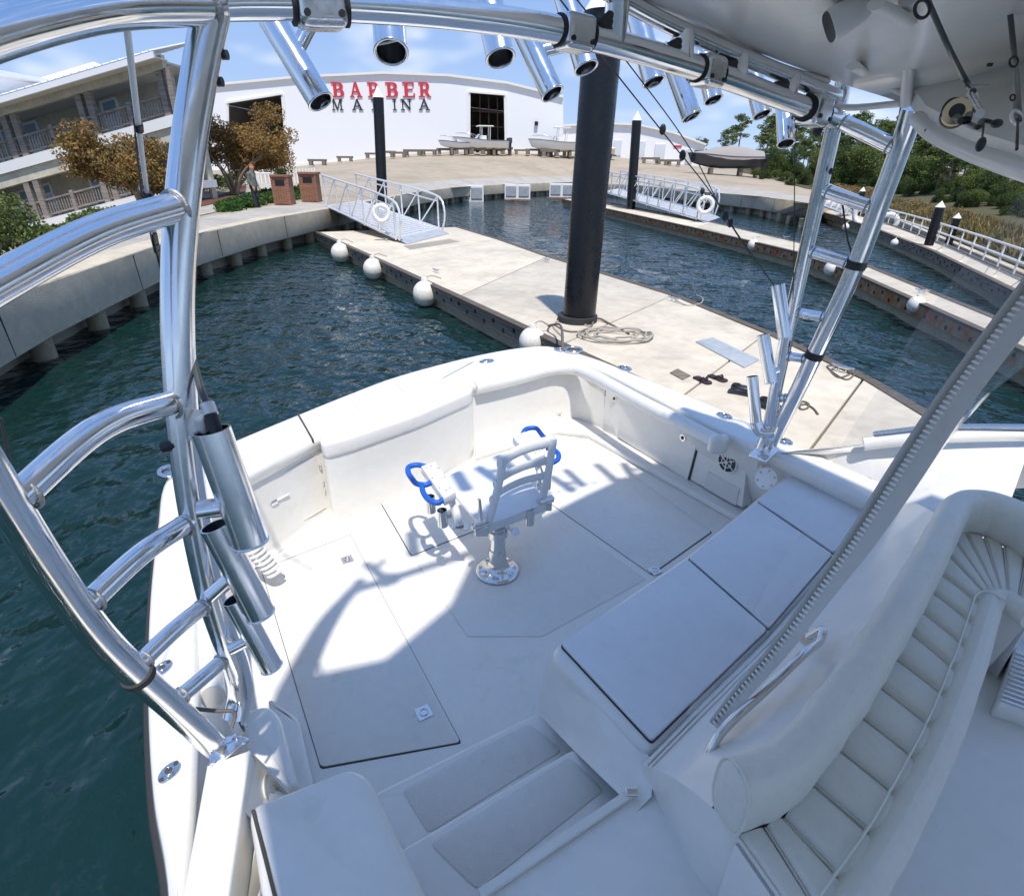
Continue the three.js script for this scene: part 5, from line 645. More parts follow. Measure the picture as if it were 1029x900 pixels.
const RA = 0.044, RB_ = 0.040;
const [legA] = pipeBy('tower_leg', LEG_A, 0, { r: RA, steps: 90 }), [legB] = pipeBy('tower_leg', LEG_B, 0, { r: RB_, steps: 50 });
const cA = new THREE.CatmullRomCurve3(RL(LEG_A), false, 'centripetal'), cB = new THREE.CatmullRomCurve3(RL(LEG_B), false, 'centripetal');
const nearest = (c, u, v) => { let best = null, bd = 1e9; for (let i = 0; i <= 300; i++) { const p = c.getPoint(i / 300), q = p.clone().sub(camera.position), x = PW / 2 + FPX * q.dot(CR) / q.dot(CF), y = row(p), d = (x - u) ** 2 + (y - v) ** 2; if (d < bd) { bd = d; best = p; } } return best; };
function rung(u0, v0, u1, v1, r = 0.033, bow = 0) { const a = nearest(cA, u0, v0), b = nearest(cB, u1, v1), m = a.clone().lerp(b, 0.5).add(V3(0, bow, 0)); const g = bp_('rung', sweep([a, m, b], r, { seg: 18, steps: 20 }), M.metal); const d = b.clone().sub(a).normalize(); weld(a.clone().addScaledVector(d, RA * 1.05), d, r * 1.03, g); weld(b.clone().addScaledVector(d, -RB_ * 1.1), d, r * 1.03, g); }
rung(180, 400, 18, 502, 0.034, 0.05); rung(195, 520, 92, 605, 0.031, 0.02); rung(212, 603, 143, 662, 0.027, 0.01); rung(236, 654, 178, 702, 0.026);
{ // side rails going forward from the aft leg
  const a = nearest(cA, 182, 205), g = bp_('side_rail', sweep([a, R(100, 232, 1.72), R(0, 283, 1.55), R(-90, 335, 1.42)], 0.038, { seg: 18, steps: 30 }), M.metal); weld(a.clone().lerp(R(100, 232, 1.72), 0.09), R(100, 232, 1.72).sub(a).normalize(), 0.041, g);
  const b = nearest(cA, 205, 2), g2 = bp_('side_rail', sweep([b, R(110, 6, 1.8), R(0, 28, 1.6), R(-120, 70, 1.45)], 0.047, { seg: 18, steps: 30 }), M.metal); weld(b.clone().lerp(R(110, 6, 1.8), 0.1), R(110, 6, 1.8).sub(b).normalize(), 0.05, g2);
  bp_('leg_band', disc(RB_ * 1.12, 0.022, nearest(cB, 138, 678), R(100, 640, 1.56).sub(R(180, 716, 1.64)).normalize()), M.rubber, legB);
  bp_('foot_plate', prism(GL([[206, 752], [236, 738], [252, 744], [214, 772]], 1.332), 1.33, 1.342, 0.003, 0.012), M.metal, legB); for (const [u, v] of [[213, 766], [246, 746], [238, 741]]) bp_('foot_bolt', disc(0.008, 0.012, G(u, v, 1.345), V3(0, 1, 0), 8), M.steel, legB);
  bp_('foot_tie', sweep([G(196, 712, 1.45), G(215, 714, 1.43), G(236, 716, 1.4), G(232, 732, 1.36)], 0.007, { seg: 6, steps: 14 }), M.darkRope, legA);
  for (const [u, v] of [[223, 55], [218, 82]]) bp_('leg_stud', disc(0.012, 0.03, R(u, v, 1.98), V3(1, 0, 0), 10), M.black, legA);
}
function clampBlock(name, p, ax, r, parent) { // two-piece pipe clamp with bolts
  const up = V3(0, 1, 0), x = ax.clone().normalize(), z = V3().crossVectors(x, up).normalize(), y = V3().crossVectors(z, x), L = r * 3.0; const g = bp_(name, frameTo(rbox(L, r * 2.5, r * 2.5, 0, 0, 0, r * 0.55), p, x, y, z), M.brushed, parent);
  for (const s of [-1, 1]) { bp_('clamp_bush', disc(r * 1.12, r * 0.18, p.clone().addScaledVector(x, s * L * 0.53), x), M.rubber, g); bp_('clamp_bolt', disc(r * 0.2, r * 0.2, p.clone().addScaledVector(x, s * L * 0.34).addScaledVector(z, r * 1.28).addScaledVector(y, -r * 0.6), z, 12), M.black, g); bp_('clamp_bolt', disc(r * 0.2, r * 0.2, p.clone().addScaledVector(x, s * L * 0.34).addScaledVector(z, -r * 1.28).addScaledVector(y, -r * 0.6), z, 12), M.black, g); }
  return g;
}
function rodTube(u0, v0, u1, v1, r0, r1, rpx, bracket) { // hollow rod holder: upper end, lower end
  const a = R(u0, v0, r0), b = R(u1, v1, r1), d = b.clone().sub(camera.position).dot(CF), r = rpx / FPX * d, ax = b.clone().sub(a).normalize(); const t = bp_('rod_holder', tubeShell(a, b, r, r * 0.12), M.metal); bp_('flared_lip', torus(r * 0.98, r * 0.09, b, ax), M.metal, t); bp_('cross_pin', pipe(b.clone().addScaledVector(CR, -r * 0.9).addScaledVector(ax, -r * 0.5), b.clone().addScaledVector(CR, r * 0.9).addScaledVector(ax, -r * 0.5).add(V3(0, r * 0.3, 0)), r * 0.1, 8), M.brushed, t); bp_('liner', disc(r * 0.86, 0.004, b.clone().addScaledVector(ax, -r * 1.6), ax), M.black, t); if (bracket) bp_('bracket', pipe(a.clone().lerp(b, bracket[2] ?? 0.5), R(bracket[0], bracket[1], bracket[3] ?? r0), r * 0.55, 14), M.metal, t); return t;
}
rodTube(212, 432, 252, 545, 1.66, 1.60, 17, [200, 512, 0.65]); rodTube(216, 528, 262, 617, 1.66, 1.6, 13.5, [212, 598, 0.5]); rodTube(235, 602, 273, 670, 1.68, 1.62, 10.5, [232, 652, 0.55]);
// aft rail across the stern edge of the hardtop, clamps and hanging rod holders
const RAIL = [[222, 4, 2.0], [290, 4, 2.02], [345, 6, 2.05], [450, 14, 2.15], [575, 33, 2.38], [712, 72, 2.95], [780, 97, 3.5], [838, 119, 4.1]]; const cR = new THREE.CatmullRomCurve3(RL(RAIL), false, 'centripetal');
bp_('aft_rail', sweep(RL(RAIL), t => lerp(0.038, 0.05, t), { seg: 20, steps: 70 }), M.metal);
for (const [u, v, r] of [[320, 10, 0.046], [576, 33, 0.043], [712, 71, 0.046], [818, 111, 0.058]]) { const p = nearest(cR, u, v), q = nearest(cR, u + 12, v + 3); clampBlock('rail_clamp', p, q.clone().sub(p), r, boat); }
const hr = u => lerp(2.0, 4.1, clamp((u - 222) / 616) ** 1.5);
for (const [a, b, c, d, r, bk] of [[272, 18, 322, 102, 13, [318, 12, 0.45]], [386, -30, 393, 52, 16.5], [486, -20, 503, 58, 14.5], [526, 30, 555, 94, 11.5, [572, 44, 0.35]], [566, -12, 589, 68, 12], [636, -4, 657, 82, 11], [670, 46, 695, 117, 9.5, [706, 82, 0.5]], [700, 26, 717, 100, 9], [750, 46, 766, 115, 8.8], [787, 78, 790, 144, 8.2, [806, 110, 0.4]]]) rodTube(a, b, c, d, hr(a) + 0.22, hr(c) + 0.02, r, bk);
// upper pipe under the hardtop edge, short posts and slotted gussets
const UP = [[560, -34, 2.32], [604, -12, 2.42], [660, 18, 2.66], [720, 46, 3.0], [780, 71, 3.5], [840, 97, 4.1]], cU = new THREE.CatmullRomCurve3(RL(UP), false, 'centripetal'); bp_('hardtop_rail', sweep(RL(UP), t => lerp(0.026, 0.04, t), { seg: 16, steps: 40 }), M.metal);
for (const u of [615, 683, 738, 790]) { const a = nearest(cU, u + 6, -10 + (u - 600) * 0.45), b = nearest(cR, u, 40 + (u - 600) * 0.33), k = hr(u) / 4; bp_('rail_post', sweep([a, b], 0.028 + k * 0.02, { seg: 14 }), M.metal); const e = a.clone().lerp(b, 0.5), s = nearest(cU, u - 22, -20 + (u - 620) * 0.45), g = bp_('gusset', (() => { const A = a.clone().lerp(b, 0.1), B = a.clone().lerp(b, 0.85), C = A.clone().lerp(nearest(cR, u - 26, 32 + (u - 620) * 0.33), 0.75), D = B.clone().lerp(nearest(cR, u - 20, 34 + (u - 620) * 0.33), 0.8); const n = V3().crossVectors(B.clone().sub(A), C.clone().sub(A)).normalize().multiplyScalar(0.006); return merge([patch([[A.clone().add(n), C.clone().add(n)], [B.clone().add(n), D.clone().add(n)]]), patch([[A.clone().sub(n), C.clone().sub(n)], [B.clone().sub(n), D.clone().sub(n)]])]); })(), M.brushed); for (let i = 0; i < 3; i++) { const A = a.clone().lerp(b, 0.28 + i * 0.18), C = A.clone().lerp(nearest(cR, u - 26, 32 + (u - 620) * 0.33), 0.5), D = A.clone().lerp(C, 0.25), n = V3(-A.x, EYE - A.y, -A.z).normalize().multiplyScalar(0.012); bp_('slot', sweep([D.add(n), C.clone().add(n)], 0.011 * k * 2, { seg: 8 }), M.gap, g); } }
// starboard legs
const SA = [[764, 454, hd(G(764, 454, 1.18))], [772, 432, 4.4], [781, 385, 4.38], [797, 310, 4.36], [815, 230, 4.32], [833, 150, 4.26], [848, 82, 4.2]], SB = [[772, 450, hd(G(772, 450, 1.2))], [796, 404, 4.35], [824, 345, 4.3], [858, 272, 4.25], [884, 205, 4.2], [908, 140, 4.15], [918, 108, 4.1]];
const cSA = new THREE.CatmullRomCurve3(RL(SA), false, 'centripetal'), cSB = new THREE.CatmullRomCurve3(RL(SB), false, 'centripetal'); bp_('tower_leg', sweep(RL(SA), 0.046, { seg: 18, steps: 50 }), M.metal); const sb = bp_('tower_leg', sweep(RL(SB), 0.055, { seg: 18, steps: 50 }), M.metal); bp_('foot_plate', prism(GL([[752, 458], [766, 446], [784, 452], [770, 465]], 1.2), 1.19, 1.215, 0.004, 0.02), M.metal, sb);
for (const [a, b, c, d, r] of [[842, 120, 903, 150, 0.042], [828, 192, 882, 211, 0.038], [816, 253, 862, 268, 0.035], [800, 314, 838, 320, 0.033], [784, 357, 818, 362, 0.032], [776, 399, 798, 400, 0.03]]) { const p = nearest(cSA, a, b), q = nearest(cSB, c, d), g = bp_('rung', sweep([p, q], r, { seg: 16 }), M.metal); const x = q.clone().sub(p).normalize(); weld(p.clone().addScaledVector(x, 0.052), x, r, g); weld(q.clone().addScaledVector(x, -0.06), x, r, g); }
for (const [u, v] of [[861, 266], [819, 356]]) { const p = nearest(cSB, u, v), q = nearest(cSB, u + 8, v - 18); bp_('leg_band', disc(0.06, 0.05, p, q.clone().sub(p)), M.rubber, sb); }
rodTube(782, 286, 789, 339, 4.25, 4.2, 6.5, [790, 330, 0.8]); rodTube(767, 336, 775, 384, 4.3, 4.25, 6, [782, 372, 0.8]); { const t = rodTube(756, 378, 760, 424, 4.4, 4.35, 5.4); bp_('holder_elbow', sweep(RL([[760, 424, 4.35], [763, 432, 4.34], [769, 435, 4.34], [776, 434, 4.36]]), 0.045, { seg: 14, steps: 14 }), M.metal, t); }
// ---------------------------------------------------------------- hardtop overhead
{
  const E = [V3(-0.92, 3.74, -0.75), V3(-0.8, 3.76, -1.0), V3(-0.4, 3.77, -1.12), V3(-0.05, 3.76, -1.6), R(560, -36, 2.34), R(604, -18, 2.44), R(660, 9, 2.68), R(720, 35, 3.02), R(780, 60, 3.52), R(845, 84, 4.12), R(885, 96, 4.15), R(915, 106, 4.05), R(926, 122, 3.9), R(970, 149, 3.35), R(1029, 171, 2.9), R(1110, 194, 2.6)];
  const crown = 3.74, rows = [], top = []; for (let k = 0; k <= 12; k++) { const t = k / 12; rows.push(E.map((p, i) => { const side = smooth((i - 11) / 4), q = p.clone().addScaledVector(AX, 4.4 * t); q.y = lerp(p.y, lerp(crown, crown, side), smooth(t * lerp(3.2, 4.5, side))); return q; })); }
  for (const r of rows) top.push(r.map(p => p.clone().add(V3(0, 0.07, 0))));
  const h = bp_('hardtop', [patch(rows), patch(top), patch([rows[0], top[0]])], M.hardtop);
  bp_('hardtop_lip', sweep([R(922, 119, 3.95), R(935, 132, 3.75), R(970, 150, 3.35), R(1029, 171, 2.9), R(1110, 194, 2.6)], 0.036, { seg: 12, steps: 40 }), M.hardtop, h);
  const onTop = (u, v) => { // a point of the underside by pixel
    let best = null, bd = 1e9; for (const r of rows) for (let i = 0; i < r.length - 1; i++) for (let k = 0; k < 8; k++) { const p = r[i].clone().lerp(r[i + 1], k / 8), q = p.clone().sub(camera.position), dz = q.dot(CF); if (dz < 0.05) continue; const x = PW / 2 + FPX * q.dot(CR) / dz, y = row(p), d = (x - u) ** 2 + (y - v) ** 2; if (d < bd) { bd = d; best = p; } } return best; };
  const under = (u, v, d = 0.0) => { const q = onTop(u, v), r = R(u, v, hd(q)); return R(u, v, hd(q) * (1 - d / Math.max(0.25, r.y - EYE) * 0.75)); };
  for (const L of [[[722, 62], [790, 94], [850, 108], [905, 104]], [[640, -8], [700, 22], [770, 62], [830, 82]], [[910, 106], [914, 60], [912, 0]], [[700, 2], [760, 34], [812, 50]], [[858, 66], [880, 80], [912, 96]], [[880, 4], [900, 14], [914, 22]]]) bp_('hardtop_rib', sweep(L.map(a => under(...a, 0.0)), 0.028, { seg: 10, steps: 20, sy: 0.6, upv: V3(0, 1, 0) }), M.hardtop, h);
  for (const [u, v] of [[935, 103], [932, 131], [972, 148], [995, 65]]) bp_('hardtop_screw', disc(0.012, 0.012, under(u, v, 0.004), V3(0, 1, 0), 10), M.gap, h);
  { // deck light
    const c = under(855, 14, 0.12), f = V3(-0.75, -0.45, -0.2).normalize(), t = thing('deck_light', 'pale deck light with a dark lens hanging from the hardtop', 'lamp', c.clone()), cs = V3().crossVectors(f, V3(0, 1, 0)).normalize(), up = V3().crossVectors(cs, f); const pt = (d, r, n = 20) => { const o = []; for (let k = 0; k <= n; k++) { const a = k / n * 6.28319, s = Math.max(Math.abs(Math.cos(a)), Math.abs(Math.sin(a))); o.push(c.clone().addScaledVector(f, d * 0.7).addScaledVector(cs, Math.cos(a) * r * 0.66 * lerp(1, 1 / s, 0.5)).addScaledVector(up, Math.sin(a) * r * 0.66 * lerp(1, 1 / s, 0.5) * 0.75)); } return o; };
    part('housing', [patch([pt(-0.1, 0.001), pt(-0.1, 0.05), pt(-0.06, 0.085), pt(0.03, 0.105), pt(0.09, 0.11), pt(0.1, 0.1)])], M.poly, t); part('lens', patch([pt(0.098, 0.101), pt(0.095, 0.001)]), M.black, t); part('bracket', sweep([c.clone().addScaledVector(f, -0.08), c.clone().addScaledVector(f, -0.15).add(V3(0, 0.05, 0)), c.clone().addScaledVector(f, -0.17).add(V3(0.03, 0.16, 0))], 0.018, { seg: 10, steps: 8 }), M.black, t);
  }
  // fishing rods hung below the hardtop
  const rod = (label, pts, reel) => { const P = pts.map(([u, v, d]) => under(u, v, d)), t = thing('fishing_rod', label, 'fishing rod', P[P.length - 1].clone()); part('blank', sweep(P, k => lerp(0.0075, 0.0105, k), { seg: 10, steps: 30 }), M.rodDark, t); return [t, P]; };
  const [r1] = rod('dark spinning rod with gold reel hung under the hardtop', [[912, -40, 0.1], [930, -5, 0.1], [952, 45, 0.12], [972, 84, 0.14], [978, 92, 0.14]]);
  const [r2] = rod('slim dark rod without visible reel hung under the hardtop', [[1008, -40, 0.1], [1014, 0, 0.1], [1019, 50, 0.11], [1022, 100, 0.12], [1023, 122, 0.12]]);
  part('guide', torus(0.022, 0.0045, under(927, 9, 0.15), V3(0.1, 0.3, 1)), M.black, r1); part('guide', torus(0.015, 0.0035, under(1019, 62, 0.15), V3(0.1, 0.3, 1)), M.black, r2); part('guide', torus(0.008, 0.0025, under(1018, 98, 0.14), V3(0.1, 0.3, 1)), M.black, r2);
  part('rod_clip', [torus(0.022, 0.005, under(978, 97, 0.13), V3(0.3, 0.6, 1)), rbox(0.09, 0.008, 0.02, under(984, 86, 0.03).x, under(984, 86, 0.03).y, under(984, 86, 0.03).z, 0.004)], M.alum, r1); part('rod_clip', [torus(0.02, 0.005, under(1022, 118, 0.12), V3(0.3, 0.6, 1))], M.alum, r2);
  const c = under(961, 113, 0.15), a = V3(-0.5, 0.1, 0.85).normalize(); part('spool', [disc(0.03, 0.035, c, a)], M.gold, r1); part('spool_face', disc(0.017, 0.04, c, a), M.black, r1); part('rotor', [disc(0.032, 0.02, c.clone().addScaledVector(a, -0.026), a), torus(0.034, 0.005, c.clone().addScaledVector(a, -0.01), V3(0.1, 0.4, 1), 3.4)], M.black, r1); const b = under(976, 108, 0.15); part('reel_body', sweep([under(970, 100, 0.13), under(974, 110, 0.15), under(970, 122, 0.17), c.clone().addScaledVector(a, -0.045)], 0.008, { seg: 10, steps: 14 }), M.black, r1); part('crank', sweep([under(974, 124, 0.16), under(984, 128, 0.17), under(990, 121, 0.17), under(1000, 124, 0.17)], 0.005, { seg: 8, steps: 14 }), M.black, r1); part('crank_knob', ball(0.012, under(1002, 124, 0.17), 0.8, 14), M.black, r1); part('grip', sweep([under(976, 96, 0.14), under(981, 106, 0.15), under(985, 114, 0.16)], 0.011, { seg: 10 }), M.alum, r1);
  part('lure_line', sweep([under(989, 124, 0.16), under(987, 140, 0.18)], 0.002, { seg: 5 }), M.black, r1); part('sinker', ball(0.008, under(986, 145, 0.18), 1.6, 12), M.black, r1); part('lure_line', sweep([under(1023, 120, 0.12), under(1022, 150, 0.16)], 0.003, { seg: 5 }), M.maroon, r2);
}
// ---------------------------------------------------------------- poles, lines, rod in the port holder
{
  const P = RL([[117, -40, 2.3], [126, 20, 2.4], [137, 110, 2.6], [147, 190, 2.85], [155, 240, 3.05], [165, 276, 3.3]]), t = thing('outrigger_pole', 'white tapered outrigger pole with dark bands beside the port tower leg', 'pole', P[5]); part('pole', sweep(P, k => lerp(0.0115, 0.006, k), { seg: 10, steps: 40 }), M.cap, t); const c = new THREE.CatmullRomCurve3(P); for (const k of [0.2, 0.44, 0.62, 0.79, 0.84]) { const p = c.getPoint(k), d = c.getTangent(k); part('band', disc(0.015, k > 0.7 ? 0.07 : 0.03, p, d, 10), M.black, t); } part('line', sweep([R(134, 118, 2.6), R(142, 190, 2.8), R(152, 240, 3.0)], 0.003, { seg: 5, steps: 10 }), M.black, t); part('line_clip', torus(0.03, 0.006, R(146, 194, 2.84), V3(1, 0.3, 0)), M.black, t); part('tip', sweep([R(158, 250, 3.1), R(166, 284, 3.35)], 0.012, { seg: 8 }), M.black, t);
}
function halyard(label, pts, rad, beads) { const P = RL(pts), t = thing('outrigger_line', label, 'line', P[P.length - 1].clone()); part('line', sweep(P, rad, { seg: 5, steps: 30 }), M.black, t); for (const [u, v, r, s] of beads) part('bead', ball(s * 0.62, R(u, v, r), 1.5, 12), M.black, t); }
halyard('thin dark line with black beads crossing the finger dock to the tower', [[556, -10, 2.6], [610, 62, 3.0], [668, 135, 3.4], [712, 190, 3.8], [742, 236, 4.05], [780, 290, 4.25]], 0.0035, [[666, 130, 3.4, 0.028], [686, 156, 3.55, 0.03], [706, 192, 3.75, 0.022], [729, 217, 3.95, 0.035], [734, 224, 4.0, 0.03]]);
halyard('thin dark line with one bead running to the aft rail', [[572, -10, 2.6], [640, 75, 3.1], [694, 150, 3.6], [728, 215, 3.95], [760, 265, 4.15]], 0.003, [[697, 158, 3.6, 0.026]]);
halyard('fine dark line hanging straight down beside the starboard rod holders', [[799, 145, 4.0], [798, 250, 4.05], [797, 300, 4.1]], 0.003, []);
halyard('pair of dark cords tied between the starboard legs', [[847, 205, 4.3], [852, 240, 4.3], [860, 266, 4.25]], 0.006, [[822, 130, 4.1, 0.045], [835, 172, 4.2, 0.02]]);
halyard('dark cord running down inside the tower leg from the hardtop', [[908, 104, 4.2], [898, 160, 4.3], [884, 215, 4.35], [866, 262, 4.3]], 0.014, []);
halyard('thin dark cord hanging outside the port forward leg', [[0, 420, 2.0], [14, 480, 2.0], [40, 540, 2.0]], 0.004, []);
{ // rod and reel standing in the port holder
  const a = R(222, 446, 1.65), b = R(203, 395, 1.75), c = R(194, 360, 1.82), t = thing('rod_and_reel', 'black rod with white reel standing in the port rod holder', 'fishing rod', R(240, 500, 1.62)); part('handle', sweep([R(240, 500, 1.62), a, R(212, 418, 1.7)], 0.019, { seg: 14, steps: 12 }), M.black, t); part('blank', sweep([R(212, 418, 1.7), b, c], k => lerp(0.013, 0.009, k), { seg: 10, steps: 12 }), M.rodDark, t); part('ferrule', disc(0.02, 0.035, R(210, 411, 1.71), a.clone().sub(b).normalize()), M.alum, t);
  part('reel_foot', rbox(0.03, 0.05, 0.06, R(205, 425, 1.72).x, R(205, 425, 1.72).y, R(205, 425, 1.72).z, 0.01), M.cap, t); const rc = R(201, 432, 1.74); part('reel_body', sweep([R(203, 412, 1.76), rc, R(206, 446, 1.72)], k => 0.02 + 0.012 * Math.sin(k * 3.14), { seg: 14, steps: 10 }), M.cap, t); part('crank', sweep([rc, R(190, 440, 1.76), R(176, 446, 1.78)], 0.007, { seg: 8, steps: 10 }), M.steel, t); part('crank_knob', sweep([R(178, 446, 1.78), R(164, 449, 1.8)], 0.019, { seg: 12 }), M.black, t);
}
// ---------------------------------------------------------------- fighting chair
{
  const b = G(500, 574, SOLE), SY = 0.92, AY = 1.15, t = thing('fighting_chair', 'white fighting chair with blue hand loops on a steel pedestal', 'chair', b), P = (n, g, m, o = t) => part(n, g, m, o);
  const lath = new THREE.LatheGeometry([[0, 0], [0.165, 0], [0.165, 0.018], [0.14, 0.03], [0.095, 0.042], [0.075, 0.07], [0.07, 0.1], [0.066, 0.11], [0.066, 0.18]].map(a => new THREE.Vector2(...a)), 36); lath.translate(b.x, SOLE + 0.006, b.z); const base_ = P('pedestal_base', clean(lath), M.steel); for (let i = 0; i < 8; i++) P('base_bolt', disc(0.014, 0.012, b.clone().add(V3(Math.cos(i * 0.785) * 0.13, 0.038, Math.sin(i * 0.785) * 0.13)), V3(0, 1, 0), 10), M.brushed, base_);
  const topc = b.clone().setY(SY - 0.06); P('pedestal_column', sweep([b.clone().setY(SOLE + 0.16), topc], 0.058, { seg: 24 }), M.steel); P('column_collar', [disc(0.075, 0.05, b.clone().setY(SY - 0.11), V3(0, 1, 0)), disc(0.066, 0.03, b.clone().setY(SOLE + 0.2), V3(0, 1, 0))], M.brushed); P('height_knob', [disc(0.03, 0.016, R(518, 534, hd(b) - 0.08), V3(0.3, 0.5, 0.8), 10), pipe(R(511, 530, hd(b) - 0.03), R(516, 533, hd(b) - 0.07), 0.012)], M.brushed);
  // seat frame by pixels at seat height
  const S = (u, v, y = SY) => G(u, v, y), bl = S(484, 529), br = S(549, 504), fr = S(508, 455), fl = S(443, 482);
  P('seat', prism([bl, br, fr, S(482, 464), fl], SY - 0.03, SY + 0.015, 0.014, 0.06), M.poly);
  P('rear_rail', beam(S(486, 531, SY - 0.02), S(548, 507, SY - 0.02), 0.05, 0.075), M.poly);
  for (const [u, v] of [[484, 530], [548, 505]]) { const c = S(u, v, SY), h = P('hinge_plate', [rbox(0.1, 0.085, 0.05, c.x, c.y - 0.02, c.z, 0.01), disc(0.03, 0.12, c.clone().add(V3(0, 0.02, 0)), V3(0.87, 0, -0.5))], M.steel); P('hinge_bolt', disc(0.014, 0.15, c.clone().add(V3(0, 0.02, 0)), V3(0.87, 0, -0.5), 10), M.brushed, h); P('stay', beam(c.clone().add(V3(0, 0.0, 0)), c.clone().add(V3(-0.02, 0.2, -0.06)), 0.02, 0.05), M.steel, h); }
  // ladder back
  const TY = 1.42, pl0 = S(490, 528, SY), pr0 = S(544, 505, SY), pl1 = G(506, 461, TY), pr1 = G(556, 441, TY); P('back_post', sweep([pl0, pl0.clone().lerp(pl1, 0.5).addScaledVector(AX, 0.015), pl1], 0.024, { seg: 12, steps: 10, sx: 0.8, sy: 1.2 }), M.poly); P('back_post', sweep([pr0, pr0.clone().lerp(pr1, 0.5).addScaledVector(AX, 0.015), pr1], 0.024, { seg: 12, steps: 10, sx: 0.8, sy: 1.2 }), M.poly);
  for (const [k, w] of [[0.95, 0.075], [0.66, 0.055], [0.42, 0.05]]) { const a = pl0.clone().lerp(pl1, k), c = pr0.clone().lerp(pr1, k), d = c.clone().sub(a).normalize(); a.addScaledVector(d, -0.03); c.addScaledVector(d, 0.03); const m = a.clone().lerp(c, 0.5).addScaledVector(AX, -0.06), up = pl1.clone().sub(pl0).normalize(); P('back_slat', sweep([a, a.clone().lerp(m, 0.5).addScaledVector(AX, -0.015), m, m.clone().lerp(c, 0.5).addScaledVector(AX, -0.015), c], w, { seg: 14, steps: 16, sx: 0.3, sy: 0.62, upv: up }), M.poly); }
  // arms with blue loops and rod cups
  const arm = (q, loops, leg) => { const C = q.map(a => G(a[0], a[1], AY)); const a = P('armrest', prism(C, AY - 0.075, AY, 0.012), M.poly); C.forEach((p, i) => { for (const k of [0.15, 0.5]) { const s = p.clone().lerp(C[(i + 1) % 4], k).lerp(C[(i + 2) % 4], 0.12); P('arm_screw', disc(0.007, 0.005, s.setY(AY + 0.002), V3(0, 1, 0), 8), M.steel, a); } }); for (const L of loops) P('hand_loop', sweep(L.map(x => G(x[0], x[1], AY - 0.035)), 0.021, { seg: 12, steps: 40 }), M.blue, a); P('arm_leg', sweep(leg.map(x => G(x[0], x[1], x[2])), 0.03, { seg: 12, steps: 10 }), M.poly, a); const f = leg[leg.length - 1]; P('arm_foot', rbox(0.11, 0.015, 0.08, G(f[0], f[1], f[2]).x, f[2] - 0.01, G(f[0], f[1], f[2]).z, 0.005), M.steel, a); };
  arm([[423, 468], [437, 463], [458, 493], [446, 500]], [[[428, 469], [419, 467], [411, 469], [410, 474], [414, 481], [419, 486], [428, 487], [434, 484]], [[424, 487], [425, 494], [431, 502], [439, 505], [446, 501], [447, 495]]], [[448, 494, AY - 0.05], [456, 508, 1.0], [462, 528, SY - 0.05]]);
  arm([[515, 438], [528, 433], [548, 455], [535, 461]], [[[524, 438], [529, 431], [538, 430], [543, 435], [548, 443], [545, 449], [538, 449]], [[549, 450], [555, 451], [561, 456], [560, 462], [553, 465], [547, 461]]], [[534, 456, AY - 0.05], [541, 470, 1.0], [546, 488, SY - 0.05]]);
  for (const [u, v, y] of [[433, 514, 1.02], [445, 528, 1.0], [549, 490, 1.0], [532, 526, 0.86]]) { const c = G(u, v, y - 0.06); const cup = P('rod_cup', tubeShell(c, c.clone().add(V3(0, 0.13, 0)), 0.036, 0.006), M.steel); P('cup_liner', disc(0.028, 0.004, c.clone().add(V3(0, 0.06, 0)), V3(0, 1, 0)), M.gap, cup); P('cup_bracket', beam(c.clone().add(V3(0, 0.07, 0)), c.clone().lerp(b, 0.16).setY(c.y + 0.08), 0.03, 0.03), M.steel, cup); }
}
